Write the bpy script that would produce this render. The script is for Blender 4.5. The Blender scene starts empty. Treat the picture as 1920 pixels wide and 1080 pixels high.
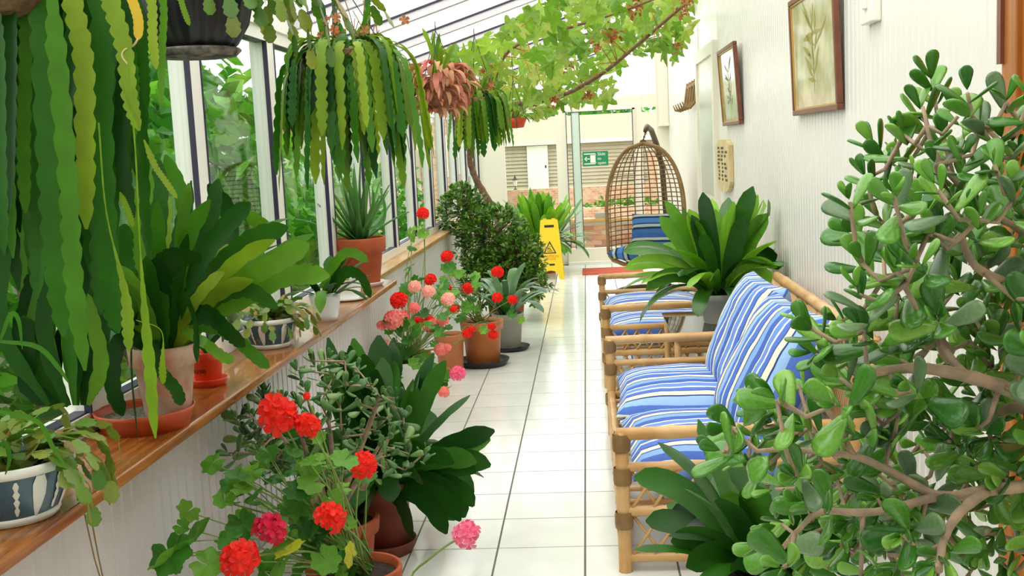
import bpy, bmesh, math, random
from mathutils import Vector, Matrix, Euler, noise
random.seed(11)
rnd = random.Random(5)
U = rnd.uniform
S = bpy.context.scene
C = S.collection
PI = math.pi

# ------------------------------------------------------------------ camera
FPX = 2074.588
PIT, YAW, ROL, CH = 0.125127892, 0.0717915209, -0.0479308412, 1.51084531
_cy, _sy, _cp, _sp = math.cos(YAW), math.sin(YAW), math.cos(PIT), math.sin(PIT)
FW = Vector((-_sy*_cp, _cy*_cp, -_sp)); _r0 = Vector((_cy, _sy, 0)); _u0 = _r0.cross(FW)
_c, _s = math.cos(ROL), math.sin(ROL)
RT = _r0*_c + _u0*_s; UPV = _u0*_c - _r0*_s
CAM = Vector((0, 0, CH))
cd = bpy.data.cameras.new('camera'); cam = bpy.data.objects.new('camera', cd); C.objects.link(cam)
cd.sensor_width = 36; cd.lens = 36*FPX/1920; cd.clip_start = .02; cd.clip_end = 400
cam.matrix_world = Matrix(((RT.x, UPV.x, -FW.x, 0), (RT.y, UPV.y, -FW.y, 0), (RT.z, UPV.z, -FW.z, CH), (0, 0, 0, 1)))
S.camera = cam

# ------------------------------------------------------------------ light
w = bpy.data.worlds.new('overcast_sky'); S.world = w; w.use_nodes = True
bg = w.node_tree.nodes['Background']
bg.inputs[0].default_value = (1.0, 1.0, .99, 1); bg.inputs[1].default_value = 2.4
sd = bpy.data.lights.new('sun', 'SUN'); sun = bpy.data.objects.new('sun', sd); C.objects.link(sun)
sd.energy = 1.2; sd.angle = math.radians(35); sd.color = (1, .96, .88)
sun.rotation_euler = Vector((.45, .30, -1)).to_track_quat('-Z', 'Y').to_euler()
S.view_settings.view_transform = 'Standard'; S.view_settings.look = 'None'
S.view_settings.gamma = 1; S.view_settings.use_curve_mapping = False
S.view_settings.exposure = 0.0
S.cycles.transparent_max_bounces = 24
S.cycles.max_bounces = 10; S.cycles.diffuse_bounces = 5; S.cycles.glossy_bounces = 4; S.cycles.transmission_bounces = 8

# ------------------------------------------------------------------ pixel helpers (1920x1080 photo): direction + a known plane
def ray(x, y): return FW + RT*((x-960)/FPX) - UPV*((y-540)/FPX)
def on(x, y, ax, v):
    d = ray(x, y); return CAM + d*((v-CAM[ax])/d[ax])
def at(x, y, Y): return on(x, y, 1, Y)
def fl(x, y, z=0.): return on(x, y, 2, z)
def pxm(px, Y): return px*Y/FPX

# ------------------------------------------------------------------ object helpers
WM = {}
def link(o, parent=None, M=None):
    C.objects.link(o)
    M = M or Matrix.Identity(4)
    WM[o.name] = M
    if parent is not None:
        o.parent = parent; o.matrix_basis = WM[parent.name].inverted() @ M
    else:
        o.matrix_basis = M
    return o
def tag(o, label=None, cat=None, group=None, kind=None):
    if label: o['label'] = label
    if cat: o['category'] = cat
    if group: o['group'] = group
    if kind: o['kind'] = kind
    return o
def thing(name, label, cat, loc, group=None, rz=0., kind=None):
    o = bpy.data.objects.new(name, None); o.empty_display_size = .05
    link(o, None, Matrix.Translation(Vector(loc)) @ Matrix.Rotation(rz, 4, 'Z'))
    return tag(o, label, cat, group, kind)
def setting(name, loc=(0, 0, 0)):
    o = bpy.data.objects.new(name, None); o.empty_display_size = .05
    link(o, None, Matrix.Translation(Vector(loc))); o['kind'] = 'structure'; return o
def ob(name, me, parent=None, M=None, mat=None, label=None):
    if mat is not None and not me.materials: me.materials.append(mat)
    o = bpy.data.objects.new(name, me); link(o, parent, M)
    if label: o['label'] = label
    return o

class MB:
    def __init__(s): s.v = []; s.f = []; s.m = []; s.mi = 0
    def add(s, vs, fs):
        n = len(s.v); s.v += [tuple(p) for p in vs]; s.f += [tuple(i+n for i in f) for f in fs]; s.m += [s.mi]*len(fs); return s
    def box(s, x0, x1, y0, y1, z0, z1):
        return s.add([(x0,y0,z0),(x1,y0,z0),(x1,y1,z0),(x0,y1,z0),(x0,y0,z1),(x1,y0,z1),(x1,y1,z1),(x0,y1,z1)],
                     [(3,2,1,0),(4,5,6,7),(0,1,5,4),(1,2,6,5),(2,3,7,6),(3,0,4,7)])
    def tube(s, pts, r, n=6, cap=True):
        pts = [Vector(p) for p in pts]; k = len(pts)
        rs = r if isinstance(r, (list, tuple)) else [r]*k
        vs = []; fs = []; ref = None
        for i, p in enumerate(pts):
            t = (pts[min(i+1, k-1)] - pts[max(i-1, 0)]).normalized()
            if ref is None: ref = Vector((0, 0, 1)) if abs(t.z) < .9 else Vector((1, 0, 0))
            a = t.cross(ref).normalized(); b = a.cross(t); ref = b
            for j in range(n):
                q = 2*PI*j/n; vs.append(p + (a*math.cos(q) + b*math.sin(q))*rs[i])
        for i in range(k-1):
            for j in range(n):
                fs.append((i*n+j, i*n+(j+1) % n, (i+1)*n+(j+1) % n, (i+1)*n+j))
        if cap: fs += [tuple(range(n))[::-1], tuple((k-1)*n+j for j in range(n))]
        return s.add(vs, fs)
    def lathe(s, prof, n=28, c=(0, 0, 0), cap=False):
        vs = []; fs = []; k = len(prof)
        for r, z in prof:
            for j in range(n):
                q = 2*PI*j/n; vs.append((c[0]+r*math.cos(q), c[1]+r*math.sin(q), c[2]+z))
        for i in range(k-1):
            for j in range(n): fs.append((i*n+j, i*n+(j+1) % n, (i+1)*n+(j+1) % n, (i+1)*n+j))
        if cap: fs += [tuple(range(n))[::-1], tuple((k-1)*n+j for j in range(n))]
        return s.add(vs, fs)
    def ball(s, c, r, n=6, sc=(1, 1, 1)):
        c = Vector(c); prof = []; vs = []; fs = []; m = max(3, n//2+1)
        for i in range(m+1):
            a = -PI/2 + PI*i/m
            for j in range(n):
                q = 2*PI*j/n
                vs.append((c.x+r*sc[0]*math.cos(a)*math.cos(q), c.y+r*sc[1]*math.cos(a)*math.sin(q), c.z+r*sc[2]*math.sin(a)))
        for i in range(m):
            for j in range(n): fs.append((i*n+j, i*n+(j+1) % n, (i+1)*n+(j+1) % n, (i+1)*n+j))
        return s.add(vs, fs)
    def mesh(s, name, mats, smooth=True):
        me = bpy.data.meshes.new(name); me.from_pydata(s.v, [], s.f)
        for m in (mats if isinstance(mats, (list, tuple)) else [mats]): me.materials.append(m)
        if any(s.m): me.polygons.foreach_set('material_index', s.m)
        if smooth: me.polygons.foreach_set('use_smooth', [True]*len(me.polygons))
        me.update(); return me
    def build(s, name, mat, parent=None, smooth=True, M=None, label=None):
        return ob(name, s.mesh(name, mat, smooth), parent, M, None, label)
def tri_merge(acc, me, M):
    n = len(acc.v); acc.v += [tuple(M @ v.co) for v in me.vertices]
    fs = [tuple(i+n for i in p.vertices) for p in me.polygons]; acc.f += fs; acc.m += [0]*len(fs)
def bevel(o, wd=.004, seg=2):
    m = o.modifiers.new('bevel', 'BEVEL'); m.width = wd; m.segments = seg; m.limit_method = 'ANGLE'; return o

# ------------------------------------------------------------------ materials
def lin(h):
    h = h.lstrip('#'); c = [int(h[i:i+2], 16)/255 for i in (0, 2, 4)]
    return tuple(x/12.92 if x <= .04045 else ((x+.055)/1.055)**2.4 for x in c) + (1,)
MAT = {}
def newmat(name):
    m = bpy.data.materials.new(name); m.use_nodes = True; nt = m.node_tree
    return m, nt, nt.nodes['Principled BSDF'], nt.nodes['Material Output']
def pm(name, col, rough=.5, metal=0., spec=.5, noise_amt=0., scale=8., col2=None, coat=0., bump=0., stretch=None, emit=None):
    m, nt, b, out = newmat(name); N = nt.nodes; L = nt.links
    b.inputs['Base Color'].default_value = lin(col); b.inputs['Roughness'].default_value = rough
    b.inputs['Metallic'].default_value = metal; b.inputs['Specular IOR Level'].default_value = spec
    b.inputs['Coat Weight'].default_value = coat
    if noise_amt or col2 or bump:
        tc = N.new('ShaderNodeTexCoord'); mp = N.new('ShaderNodeMapping'); L.new(tc.outputs['Object'], mp.inputs['Vector'])
        if stretch: mp.inputs['Scale'].default_value = stretch
        nz = N.new('ShaderNodeTexNoise'); nz.inputs['Scale'].default_value = scale; nz.inputs['Detail'].default_value = 5
        L.new(mp.outputs[0], nz.inputs['Vector'])
        if noise_amt or col2:
            cr = N.new('ShaderNodeValToRGB'); cr.color_ramp.elements[0].position = .35; cr.color_ramp.elements[1].position = .65
            c1 = lin(col); c2 = lin(col2) if col2 else tuple(x*(1-noise_amt) for x in c1[:3]) + (1,)
            cr.color_ramp.elements[0].color = c2; cr.color_ramp.elements[1].color = c1
            L.new(nz.outputs['Fac'], cr.inputs[0]); L.new(cr.outputs[0], b.inputs['Base Color'])
        if bump:
            bp = N.new('ShaderNodeBump'); bp.inputs['Strength'].default_value = bump; bp.inputs['Distance'].default_value = .01
            L.new(nz.outputs['Fac'], bp.inputs['Height']); L.new(bp.outputs[0], b.inputs['Normal'])
    MAT[name] = m; return m
def leafmat(name, cols, rough=.4, trans=.25, spec=.5, vein=0.15, tint=1.35):
    m, nt, b, out = newmat(name); N = nt.nodes; L = nt.links
    oi = N.new('ShaderNodeObjectInfo'); ge = N.new('ShaderNodeNewGeometry')
    ad = N.new('ShaderNodeMath'); ad.operation = 'ADD'; L.new(oi.outputs['Random'], ad.inputs[0]); L.new(ge.outputs['Random Per Island'], ad.inputs[1])
    fr = N.new('ShaderNodeMath'); fr.operation = 'FRACT'; L.new(ad.outputs[0], fr.inputs[0])
    cr = N.new('ShaderNodeValToRGB'); e = cr.color_ramp.elements
    while len(e) < len(cols): e.new(.5)
    for i, c in enumerate(cols): e[i].position = i/(len(cols)-1); e[i].color = lin(c)
    L.new(fr.outputs[0], cr.inputs[0])
    tc = N.new('ShaderNodeTexCoord'); nz = N.new('ShaderNodeTexNoise'); nz.inputs['Scale'].default_value = 14; L.new(tc.outputs['Object'], nz.inputs['Vector'])
    mr = N.new('ShaderNodeMapRange'); mr.inputs['To Min'].default_value = 1-vein*2; mr.inputs['To Max'].default_value = 1+vein*2
    L.new(nz.outputs['Fac'], mr.inputs['Value'])
    mx = N.new('ShaderNodeMix'); mx.data_type = 'RGBA'; mx.blend_type = 'MULTIPLY'; mx.inputs['Factor'].default_value = 1
    L.new(cr.outputs[0], mx.inputs['A']); L.new(mr.outputs[0], mx.inputs['B'])
    L.new(mx.outputs['Result'], b.inputs['Base Color']); b.inputs['Roughness'].default_value = rough; b.inputs['Specular IOR Level'].default_value = spec
    if trans:
        tr = N.new('ShaderNodeBsdfTranslucent'); sc = N.new('ShaderNodeMix'); sc.data_type = 'RGBA'; sc.blend_type = 'MULTIPLY'; sc.inputs['Factor'].default_value = 1
        sc.inputs['B'].default_value = (tint, tint, tint*.6, 1); L.new(mx.outputs['Result'], sc.inputs['A']); L.new(sc.outputs['Result'], tr.inputs['Color'])
        ms = N.new('ShaderNodeMixShader'); ms.inputs[0].default_value = trans
        L.new(b.outputs[0], ms.inputs[1]); L.new(tr.outputs[0], ms.inputs[2]); L.new(ms.outputs[0], out.inputs['Surface'])
    MAT[name] = m; return m
def glassmat(name, tintc=(.93, .97, .95), refl=.09, grazing=.5):
    m, nt, b, out = newmat(name); N = nt.nodes; L = nt.links; N.remove(b)
    t = N.new('ShaderNodeBsdfTransparent'); t.inputs[0].default_value = tintc + (1,)
    g = N.new('ShaderNodeBsdfGlossy'); g.inputs['Roughness'].default_value = .02
    lw = N.new("ShaderNodeLayerWeight"); lw.inputs[0].default_value = .5
    pw_ = N.new("ShaderNodeMath"); pw_.operation = "POWER"; pw_.inputs[1].default_value = 5; L.new(lw.outputs["Facing"], pw_.inputs[0])
    mr = N.new("ShaderNodeMapRange"); mr.inputs["To Min"].default_value = .035; mr.inputs["To Max"].default_value = .45; L.new(pw_.outputs[0], mr.inputs[0])
    ms = N.new('ShaderNodeMixShader'); L.new(mr.outputs[0], ms.inputs[0]); L.new(t.outputs[0], ms.inputs[1]); L.new(g.outputs[0], ms.inputs[2]); L.new(ms.outputs[0], out.inputs['Surface'])
    MAT[name] = m; return m
def roofmat(name):
    m, nt, b, out = newmat(name); N = nt.nodes; L = nt.links; N.remove(b)
    t = N.new('ShaderNodeBsdfTransparent'); t.inputs[0].default_value = (.97, .97, .94, 1)
    d = N.new('ShaderNodeBsdfTranslucent'); d.inputs[0].default_value = (.95, .95, .88, 1)
    ms = N.new('ShaderNodeMixShader'); ms.inputs[0].default_value = .45
    L.new(t.outputs[0], ms.inputs[1]); L.new(d.outputs[0], ms.inputs[2]); L.new(ms.outputs[0], out.inputs['Surface'])
    MAT[name] = m; return m
def stripemat(name, period, axis='Y', seq=None, rough=.8):
    m, nt, b, out = newmat(name); N = nt.nodes; L = nt.links
    tc = N.new('ShaderNodeTexCoord'); sx = N.new('ShaderNodeSeparateXYZ'); L.new(tc.outputs['Object'], sx.inputs[0])
    oi = N.new('ShaderNodeObjectInfo')
    d = N.new('ShaderNodeMath'); d.operation = 'DIVIDE'; d.inputs[1].default_value = period; L.new(sx.outputs[axis], d.inputs[0])
    a = N.new('ShaderNodeMath'); a.operation = 'ADD'; L.new(d.outputs[0], a.inputs[0]); L.new(oi.outputs['Random'], a.inputs[1])
    f = N.new('ShaderNodeMath'); f.operation = 'FRACT'; L.new(a.outputs[0], f.inputs[0])
    cr = N.new('ShaderNodeValToRGB'); cr.color_ramp.interpolation = 'CONSTANT'; e = cr.color_ramp.elements
    while len(e) < len(seq): e.new(.5)
    for i, (p, c) in enumerate(seq): e[i].position = p; e[i].color = lin(c)
    L.new(f.outputs[0], cr.inputs[0]); L.new(cr.outputs[0], b.inputs['Base Color']); b.inputs['Roughness'].default_value = rough
    b.inputs['Specular IOR Level'].default_value = .2
    nz = N.new('ShaderNodeTexNoise'); nz.inputs['Scale'].default_value = 9; L.new(tc.outputs['Object'], nz.inputs['Vector'])
    bp = N.new('ShaderNodeBump'); bp.inputs['Strength'].default_value = .35; bp.inputs['Distance'].default_value = .02
    L.new(nz.outputs['Fac'], bp.inputs['Height']); L.new(bp.outputs[0], b.inputs['Normal'])
    MAT[name] = m; return m
def brickmat(name):
    m, nt, b, out = newmat(name); N = nt.nodes; L = nt.links
    tc = N.new('ShaderNodeTexCoord'); mp = N.new('ShaderNodeMapping'); mp.inputs['Rotation'].default_value = (PI/2, 0, 0); L.new(tc.outputs['Object'], mp.inputs[0])
    br = N.new('ShaderNodeTexBrick'); br.inputs['Scale'].default_value = 4.4; br.inputs['Color1'].default_value = lin('#c08468'); br.inputs['Color2'].default_value = lin('#d6b294')
    br.inputs['Mortar'].default_value = lin('#c9b79c'); L.new(mp.outputs[0], br.inputs['Vector']); L.new(br.outputs['Color'], b.inputs['Base Color']); b.inputs['Roughness'].default_value = .9
    MAT[name] = m; return m

pvc = pm('white_upvc', '#f1efe6', .3)
cream = pm('cream_upvc', '#efeada', .35)
board_m = pm('wall_cladding', '#eceae4', .28, noise_amt=.03, scale=3)
joint_m = pm('cladding_joint', '#fbfaf6', .3)
tile_m = pm('floor_tile', '#eef0ea', .13, noise_amt=.07, scale=5, spec=.6)
grout_m = pm('grout', '#6f6a62', .9)
gasket_m = pm('dark_gasket', '#2a2440', .45)
raft_m = pm('rafter_metal', '#d9d5dc', .35)
oak_m = pm('varnished_oak', '#a8682c', .25, col2='#7c451a', scale=4, stretch=(14, 1.2, 14), coat=.3)
oak2_m = pm('pale_sill_wood', '#c79a5c', .35, col2='#a87a40', scale=4, stretch=(14, 1.2, 14))
brown_m = pm('brown_door_wood', '#b5712f', .35, col2='#9a5a22', scale=3, stretch=(10, 10, .7))
frame_wood = pm('picture_frame_wood', '#7a4530', .35, noise_amt=.25, scale=20)
gilt = pm('gilt_slip', '#c9a55a', .35, metal=.3)
terra = pm('terracotta', '#b4552c', .75, noise_amt=.18, scale=14)
terra_lime = pm('limed_terracotta', '#b3704c', .85, col2='#c9b8a6', scale=11, bump=.3)
terra_lite = pm('glazed_terracotta', '#c97a48', .4, noise_amt=.12, scale=10)
terra_dark = pm('dark_terracotta', '#7d3620', .55, noise_amt=.25, scale=12)
orange_pl = pm('orange_plastic', '#d8401a', .35)
saucer_pl = pm('rust_plastic', '#b84a22', .4)
whitepot = pm('white_ceramic', '#efeeea', .2, coat=.4)
blueglaze = pm('blue_glaze', '#3d5f6e', .3, noise_amt=.2, scale=16, coat=.3)
ivory = pm('ivory_relief', '#dcdcd2', .45)
blackpl = pm('black_plastic', '#17171d', .4)
soil = pm('soil', '#3a2c20', .95, noise_amt=.5, scale=60, bump=.6)
gravel = pm('grey_gravel', '#8b8a78', .95, col2='#55533f', scale=90, bump=.9)
bamboo = pm('bamboo_cane', '#dcb278', .35, col2='#c6955a', scale=7, coat=.2)
rattan = pm('rattan_cane', '#9a7648', .5, noise_amt=.3, scale=15)
bark = pm('grey_brown_bark', '#8a6b52', .85, col2='#6d503a', scale=25, bump=.6)
jadebark = pm('jade_bark', '#b99a80', .7, col2='#94806c', scale=35, bump=.5)
stem_g = pm('green_stem', '#7d9a4a', .5)
stem_b = pm('brown_stem', '#8c7448', .7)
chain_m = pm('dark_wire', '#3a3836', .5, metal=.6)
pole_m = pm('bronze_pole', '#5d4a38', .4, metal=.4)
yellow_pl = pm('yellow_plastic', '#f2cf22', .35)
glass = glassmat('window_glass')
darkglass = pm('smoked_glass', '#15130f', .04, spec=.8)
roofm = roofmat('polycarbonate')
brickm = brickmat('far_brick')

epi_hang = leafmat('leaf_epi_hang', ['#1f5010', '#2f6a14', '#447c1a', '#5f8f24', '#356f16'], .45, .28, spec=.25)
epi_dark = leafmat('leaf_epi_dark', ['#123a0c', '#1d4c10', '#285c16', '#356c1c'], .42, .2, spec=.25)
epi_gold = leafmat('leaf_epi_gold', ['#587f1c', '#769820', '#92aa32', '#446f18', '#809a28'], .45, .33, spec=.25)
jade_m = leafmat('leaf_jade', ['#2c661e', '#458426', '#63a034', '#86ba48'], .2, .12, spec=.6)
jade_g = leafmat('leaf_jade_grey', ['#4f6e44', '#65845a', '#7c9a6c'], .3, .08, spec=.6)
jade_d = leafmat('leaf_jade_dusty', ['#2f5a26', '#47783a', '#628f4a', '#84a660'], .3, .1)
clivia_m = leafmat('leaf_clivia', ['#173e14', '#24541a', '#356a22', '#4a802a'], .26, .18)
clivia_y = leafmat('leaf_clivia_bright', ['#4c8a1c', '#66a424', '#88bc34', '#3f7e1e'], .3, .3)
ger_m = leafmat('leaf_geranium', ['#2a661a', '#3f8222', '#5c9a2c', '#78ac3a'], .55, .3)
vine_m = leafmat('leaf_vine', ['#5a8a26', '#779e34', '#94b24a', '#688f2c', '#aab65e'], .5, .45, tint=1.35)
dry_m = leafmat('leaf_dry', ['#8a4a26', '#a9663a', '#b98250', '#74401f'], .8, .25)
pink_dry = leafmat('leaf_withered', ['#c08a6c', '#b3705c', '#cfa07a', '#c2605a', '#a87a5a'], .75, .2)
xmas_m = leafmat('leaf_christmas_cactus', ['#3f6a1c', '#5f8428', '#8a9438', '#4a7a22', '#9a8040'], .4, .2)
aloe_m = leafmat('leaf_aloe', ['#3a6f2c', '#4f8a3a', '#6ba04a'], .35, .1)
bush_m = leafmat('leaf_bush', ['#335e1e', '#4c7a2a', '#6e983c', '#95b458'], .35, .2)
out_m = leafmat('leaf_outside', ['#2f7420', '#4c9a2a', '#79bb3e', '#236018'], .5, .35)
red_f = leafmat('petal_red', ['#f0201a', '#f8341c', '#e01414'], .6, .3, vein=.06)
crim_f = leafmat('petal_crimson', ['#d81040', '#e8205a', '#c00c34'], .6, .3, vein=.06)
pink_f = leafmat('petal_pink', ['#f7a0a0', '#f58c86', '#fab4b0'], .6, .3, vein=.06)
pale_f = leafmat('petal_pale_pink', ['#fbd0cc', '#f8bcb8', '#fde0da'], .6, .3, vein=.06)
mag_f = leafmat('petal_rose', ['#f478a8', '#f890b8', '#ee5c98'], .6, .3, vein=.06)
orange_f = leafmat('petal_orange', ['#f08020', '#f5a030'], .6, .3)

# ------------------------------------------------------------------ the room
XL, XR, YE, YB = -1.40, 1.06, 14.2, -1.6
def roofz(x): return 2.15 + .75*(x+1.4)/2.46
T = .333
# floor: tile grid from the measured joints
GX, GY = -0.0602, 4.0547
flo = setting('floor')
MB().box(-1.55, 1.2, YB, YE+.1, -.12, -.004).build('grout_bed', grout_m, flo, False)
te = (T-.005)/2
tm_ = MB(); b_ = .0015
tm_.add([(-te, -te, -.01), (te, -te, -.01), (te, te, -.01), (-te, te, -.01), (-te+b_, -te+b_, 0), (te-b_, -te+b_, 0), (te-b_, te-b_, 0), (-te+b_, te-b_, 0)],
        [(4, 5, 6, 7), (0, 1, 5, 4), (1, 2, 6, 5), (2, 3, 7, 6), (3, 0, 4, 7)])
tile_me = tm_.mesh('tile', tile_m, False)
rest = MB()
for j in range(-17, 31):
    for i in range(-4, 4):
        x = GX + (i+.5)*T; y = GY + (j+.5)*T
        if x < -1.45 or x > 1.2 or y > YE: continue
        M = Matrix.Translation((x, y, 0))
        if y > 3.2: ob('tile', tile_me, flo, M)
        else: tri_merge(rest, tile_me, M)
tag(rest.build('near_tiles', tile_m, flo, False), kind='stuff')

BW = .066
def clad(wall, x, sgn, y0, y1, z0, z1, skip=(), mat=None):
    t = .008; hw = BW/2-.004
    me = MB().add([(0, -hw, z0), (sgn*t, -hw+.004, z0), (sgn*t, hw-.004, z0), (0, hw, z0), (0, -hw, z1), (sgn*t, -hw+.004, z1), (sgn*t, hw-.004, z1), (0, hw, z1)],
                  [(0, 1, 5, 4), (1, 2, 6, 5), (2, 3, 7, 6), (4, 5, 6, 7), (0, 1, 2, 3)]).mesh('board', mat or board_m, False)
    y = y0+BW/2
    while y < y1-BW/4:
        if not any(a-BW/2 < y < b+BW/2 for a, b in skip): ob('board', me, wall, Matrix.Translation((x, y, 0)))
        y += BW
# left dwarf wall
wl = setting('wall_left')
MB().box(-1.5, -1.28, YB, YE, -.02, .775).build('wall_core', joint_m, wl, False)
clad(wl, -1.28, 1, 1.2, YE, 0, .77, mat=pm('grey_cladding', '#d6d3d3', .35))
MB().box(-1.268, -1.258, YB, YE, 0, .07).build('skirting', pvc, wl, False)
sill = setting('trim_1'); bevel(MB().box(-1.385, -1.25, 6.26, YE-.02, .77, .80).build('sill_board', oak2_m, sill, False))
# windows above it
NW = 0
ys = [3.89+.98*k for k in range(-5, 11)]
for a, b in zip(ys, ys[1:]+[YE]):
    NW += 1
    wn = setting('window_%d' % NW, (XL, a, .8)); f = MB(); z0, z1 = .80, 2.08; x0, x1 = -1.44, -1.365; e = .055
    f.box(x0, x1, a, a+e, z0, z1); f.box(x0, x1, b-e, b, z0, z1); f.box(x0, x1, a+e, b-e, z0, z0+e); f.box(x0, x1, a+e, b-e, z1-e, z1)
    f.build('window_frame', pvc, wn, False)
    g = MB(); h = .009
    for y in (a+e, b-e-h): g.box(-1.380, -1.361, y, y+h, z0+e, z1-e)
    for z in (z0+e, z1-e-h*.6): g.box(-1.412, -1.372, a+e, b-e, z, z+h*.6)
    g.build('gasket', gasket_m, wn, False)
    MB().box(-1.408, -1.402, a+e, b-e, z0+e, z1-e).build('pane', glass, wn, False)
tr = setting('trim_2'); MB().box(-1.47, -1.35, YB, YE+.05, 2.08, 2.17).build('eaves_beam', pvc, tr, False)
# right wall with two doors
DOORS = [(8.9, 10.3), (1.66, 2.87)]
wr = setting('wall_right')
MB().box(1.06, 1.2, YB, YE+.1, -.02, 2.95).build('wall_core', joint_m, wr, False)
clad(wr, 1.06, -1, .9, YE, 0, 2.87, DOORS)
MB().box(1.02, 1.06, YB, YE, 2.82, 2.93).build('wall_plate', pvc, wr, False)
MB().box(1.042, 1.052, 10.3, YE, 0, .09).build('skirting', pvc, wr, False); MB().box(1.042, 1.052, 2.87, 8.9, 0, .09).build('skirting', pvc, wr, False)
d2 = setting('door_2', (1.06, 9.6, 0))
f = MB(); f.box(1.015, 1.06, 10.2, 10.3, 0, 2.28); f.box(1.015, 1.06, 8.9, 9.0, 0, 2.28); f.box(1.015, 1.06, 9.0, 10.2, 2.18, 2.28); f.build('door_frame', cream, d2, False)
MB().box(1.035, 1.058, 9.0, 10.2, .01, 2.18).build('door_leaf', cream, d2, False)
lf = MB(); lf.box(1.028, 1.036, 9.12, 10.08, 1.05, 2.05); lf.build('glazing_panel', pm('frosted_panel', '#c9cfc4', .25), d2, False)
lf = MB(); lf.tube([(1.035, 9.07, 1.0), (.99, 9.07, 1.0), (.985, 9.16, 1.0)], .009, 8); lf.build('door_handle', pm('brass', '#b08d4a', .3, metal=.8), d2)
d3 = setting('door_3', (1.06, 2.4, 0))
f = MB(); f.box(1.03, 1.06, 2.76, 2.85, 0, 2.1); f.box(1.03, 1.06, 1.66, 1.75, 0, 2.1); f.box(1.03, 1.06, 1.75, 2.76, 2.02, 2.1); bevel(f.build('door_frame', brown_m, d3, False))
f = MB(); f.box(1.045, 1.058, 1.75, 2.76, .01, 2.02); f.build('door_leaf', brown_m, d3, False)
for a, b in ((.2, .95), (1.08, 1.9)):
    bevel(MB().box(1.036, 1.045, 1.88, 2.62, a, b).build('door_panel', brown_m, d3, False), .008)
MB().box(1.02, 1.034, 2.83, 2.855, 1.66, 2.0).build('hinge_strip', frame_wood, d3, False)
# end wall behind the camera
we = setting('wall_front'); MB().box(-1.5, 1.2, YB-.1, YB, 0, 2.95).build('wall_core', joint_m, we, False)
# roof
ce = setting('ceiling')
ry = [6.22+.97*k for k in range(-8, 9)]
ry = [YB-.05] + [y for y in ry if y > YB+.3] + [YE+.1]
sl = math.atan2(.75, 2.46)
for i, y in enumerate(ry):
    m = MB(); hw = .028
    for (a0, a1, dz0, dz1, mi) in ((-hw, hw, -.055, .0, 0), (-hw-.006, -hw+.002, -.012, .012, 1), (hw-.002, hw+.006, -.012, .012, 1)):
        m.mi = mi
        vs = []
        for x in (-1.47, 1.06):
            z = roofz(x)
            vs += [(x, y+a0, z+dz0), (x, y+a1, z+dz0), (x, y+a1, z+dz1), (x, y+a0, z+dz1)]
        m.add(vs, [(0, 1, 5, 4), (1, 2, 6, 5), (2, 3, 7, 6), (3, 0, 4, 7), (0, 3, 2, 1), (4, 5, 6, 7)])
    m.build('rafter', [raft_m, gasket_m], ce, False)
    if i:
        y0, y1 = ry[i-1]+.03, y-.03
        vs = [(-1.55, y0, roofz(-1.55)), (1.06, y0, roofz(1.06)), (1.06, y1, roofz(1.06)), (-1.55, y1, roofz(-1.55))]
        MB().add(vs, [(0, 1, 2, 3)]).build('roof_panel', roofm if y1 > .9 else pvc, ce, False)  # unseen panels over and behind the camera made opaque to block skylight
# far wall: frames, panes and the sliding door
wb = setting('wall_back', (0, YE, 0))
f = MB(); y0, y1 = YE-.03, YE+.05
for (a, b, z0, z1) in ((-1.47, -1.03, 0, 2.1), (-.37, -.27, 0, 2.1), (.63, .72, 0, 2.1), (.90, 1.06, 0, 2.75), (-1.47, 1.06, 1.95, 2.11), (-1.03, -.37, 0, .12), (.72, .9, 0, .12), (-.30, -.22, 2.1, 2.45)):
    yk = y0+.002*len(f.v)/8; f.box(a, b, yk, y1-.002*len(f.v)/8, z0, z1)
y0 -= .004; f.add([(-1.47, y0, 2.1), (1.06, y0, 2.87), (1.06, y0, 2.78), (-1.47, y0, 2.02), (-1.47, y1, 2.1), (1.06, y1, 2.87), (1.06, y1, 2.78), (-1.47, y1, 2.02)],
      [(0, 1, 2, 3), (7, 6, 5, 4), (0, 4, 5, 1), (3, 2, 6, 7)])
f.build('end_frame', cream, wb, False)
MB().box(-1.03, -.37, YE, YE+.006, .12, 1.95).build('pane', glass, wb, False)
MB().box(.72, .9, YE, YE+.006, .12, 1.95).build('pane', glass, wb, False)
for a, b in ((-1.3, -.3), (-.22, .9)):
    MB().add([(a, YE, 2.1), (b, YE, 2.1), (b, YE, roofz(b)-.06), (a, YE, roofz(a)-.06)], [(0, 1, 2, 3)]).build('gable_pane', glass, wb, False)
bx = MB(); bx.box(.93, 1.05, YE-.16, YE-.03, 1.72, 2.72); bx.box(.92, 1.055, YE-.17, YE-.03, 1.70, 1.735); bevel(bx.build('boxed_pipe', cream, wb, False))
d1 = setting('door_1', (.18, YE, 0))
f = MB(); f.box(-.27, -.235, YE-.05, YE, .1, 1.95); f.box(.6, .63, YE-.05, YE, .1, 1.95); f.box(-.27, .63, YE-.06, YE+.02, .0, .2); f.box(-.27, .63, YE-.05, YE, 1.93, 1.96)
f.build('door_frame', cream, d1, False)
MB().box(-.165, -.07, YE-.055, YE-.012, .2, 1.93).build('sliding_stile', pm('pale_green_stile', '#cfe0d2', .25), d1, False)
g = MB()
for x in (-.237, -.172, -.07, .595): g.box(x, x+.008, YE-.062, YE-.05, .2, 1.93)
g.box(-.235, .6, YE-.062, YE-.05, 1.925, 1.933); g.build('gasket', gasket_m, d1, False)
MB().box(-.235, -.165, YE-.02, YE-.014, .2, 1.93).build('pane', glass, d1, False)
MB().box(-.07, .6, YE-.04, YE-.034, .2, 1.93).build('pane', glass, d1, False)
MB().box(-.27, .72, YE-.16, YE-.03, 0, .035).build('threshold', pvc, d1, False)

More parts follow.
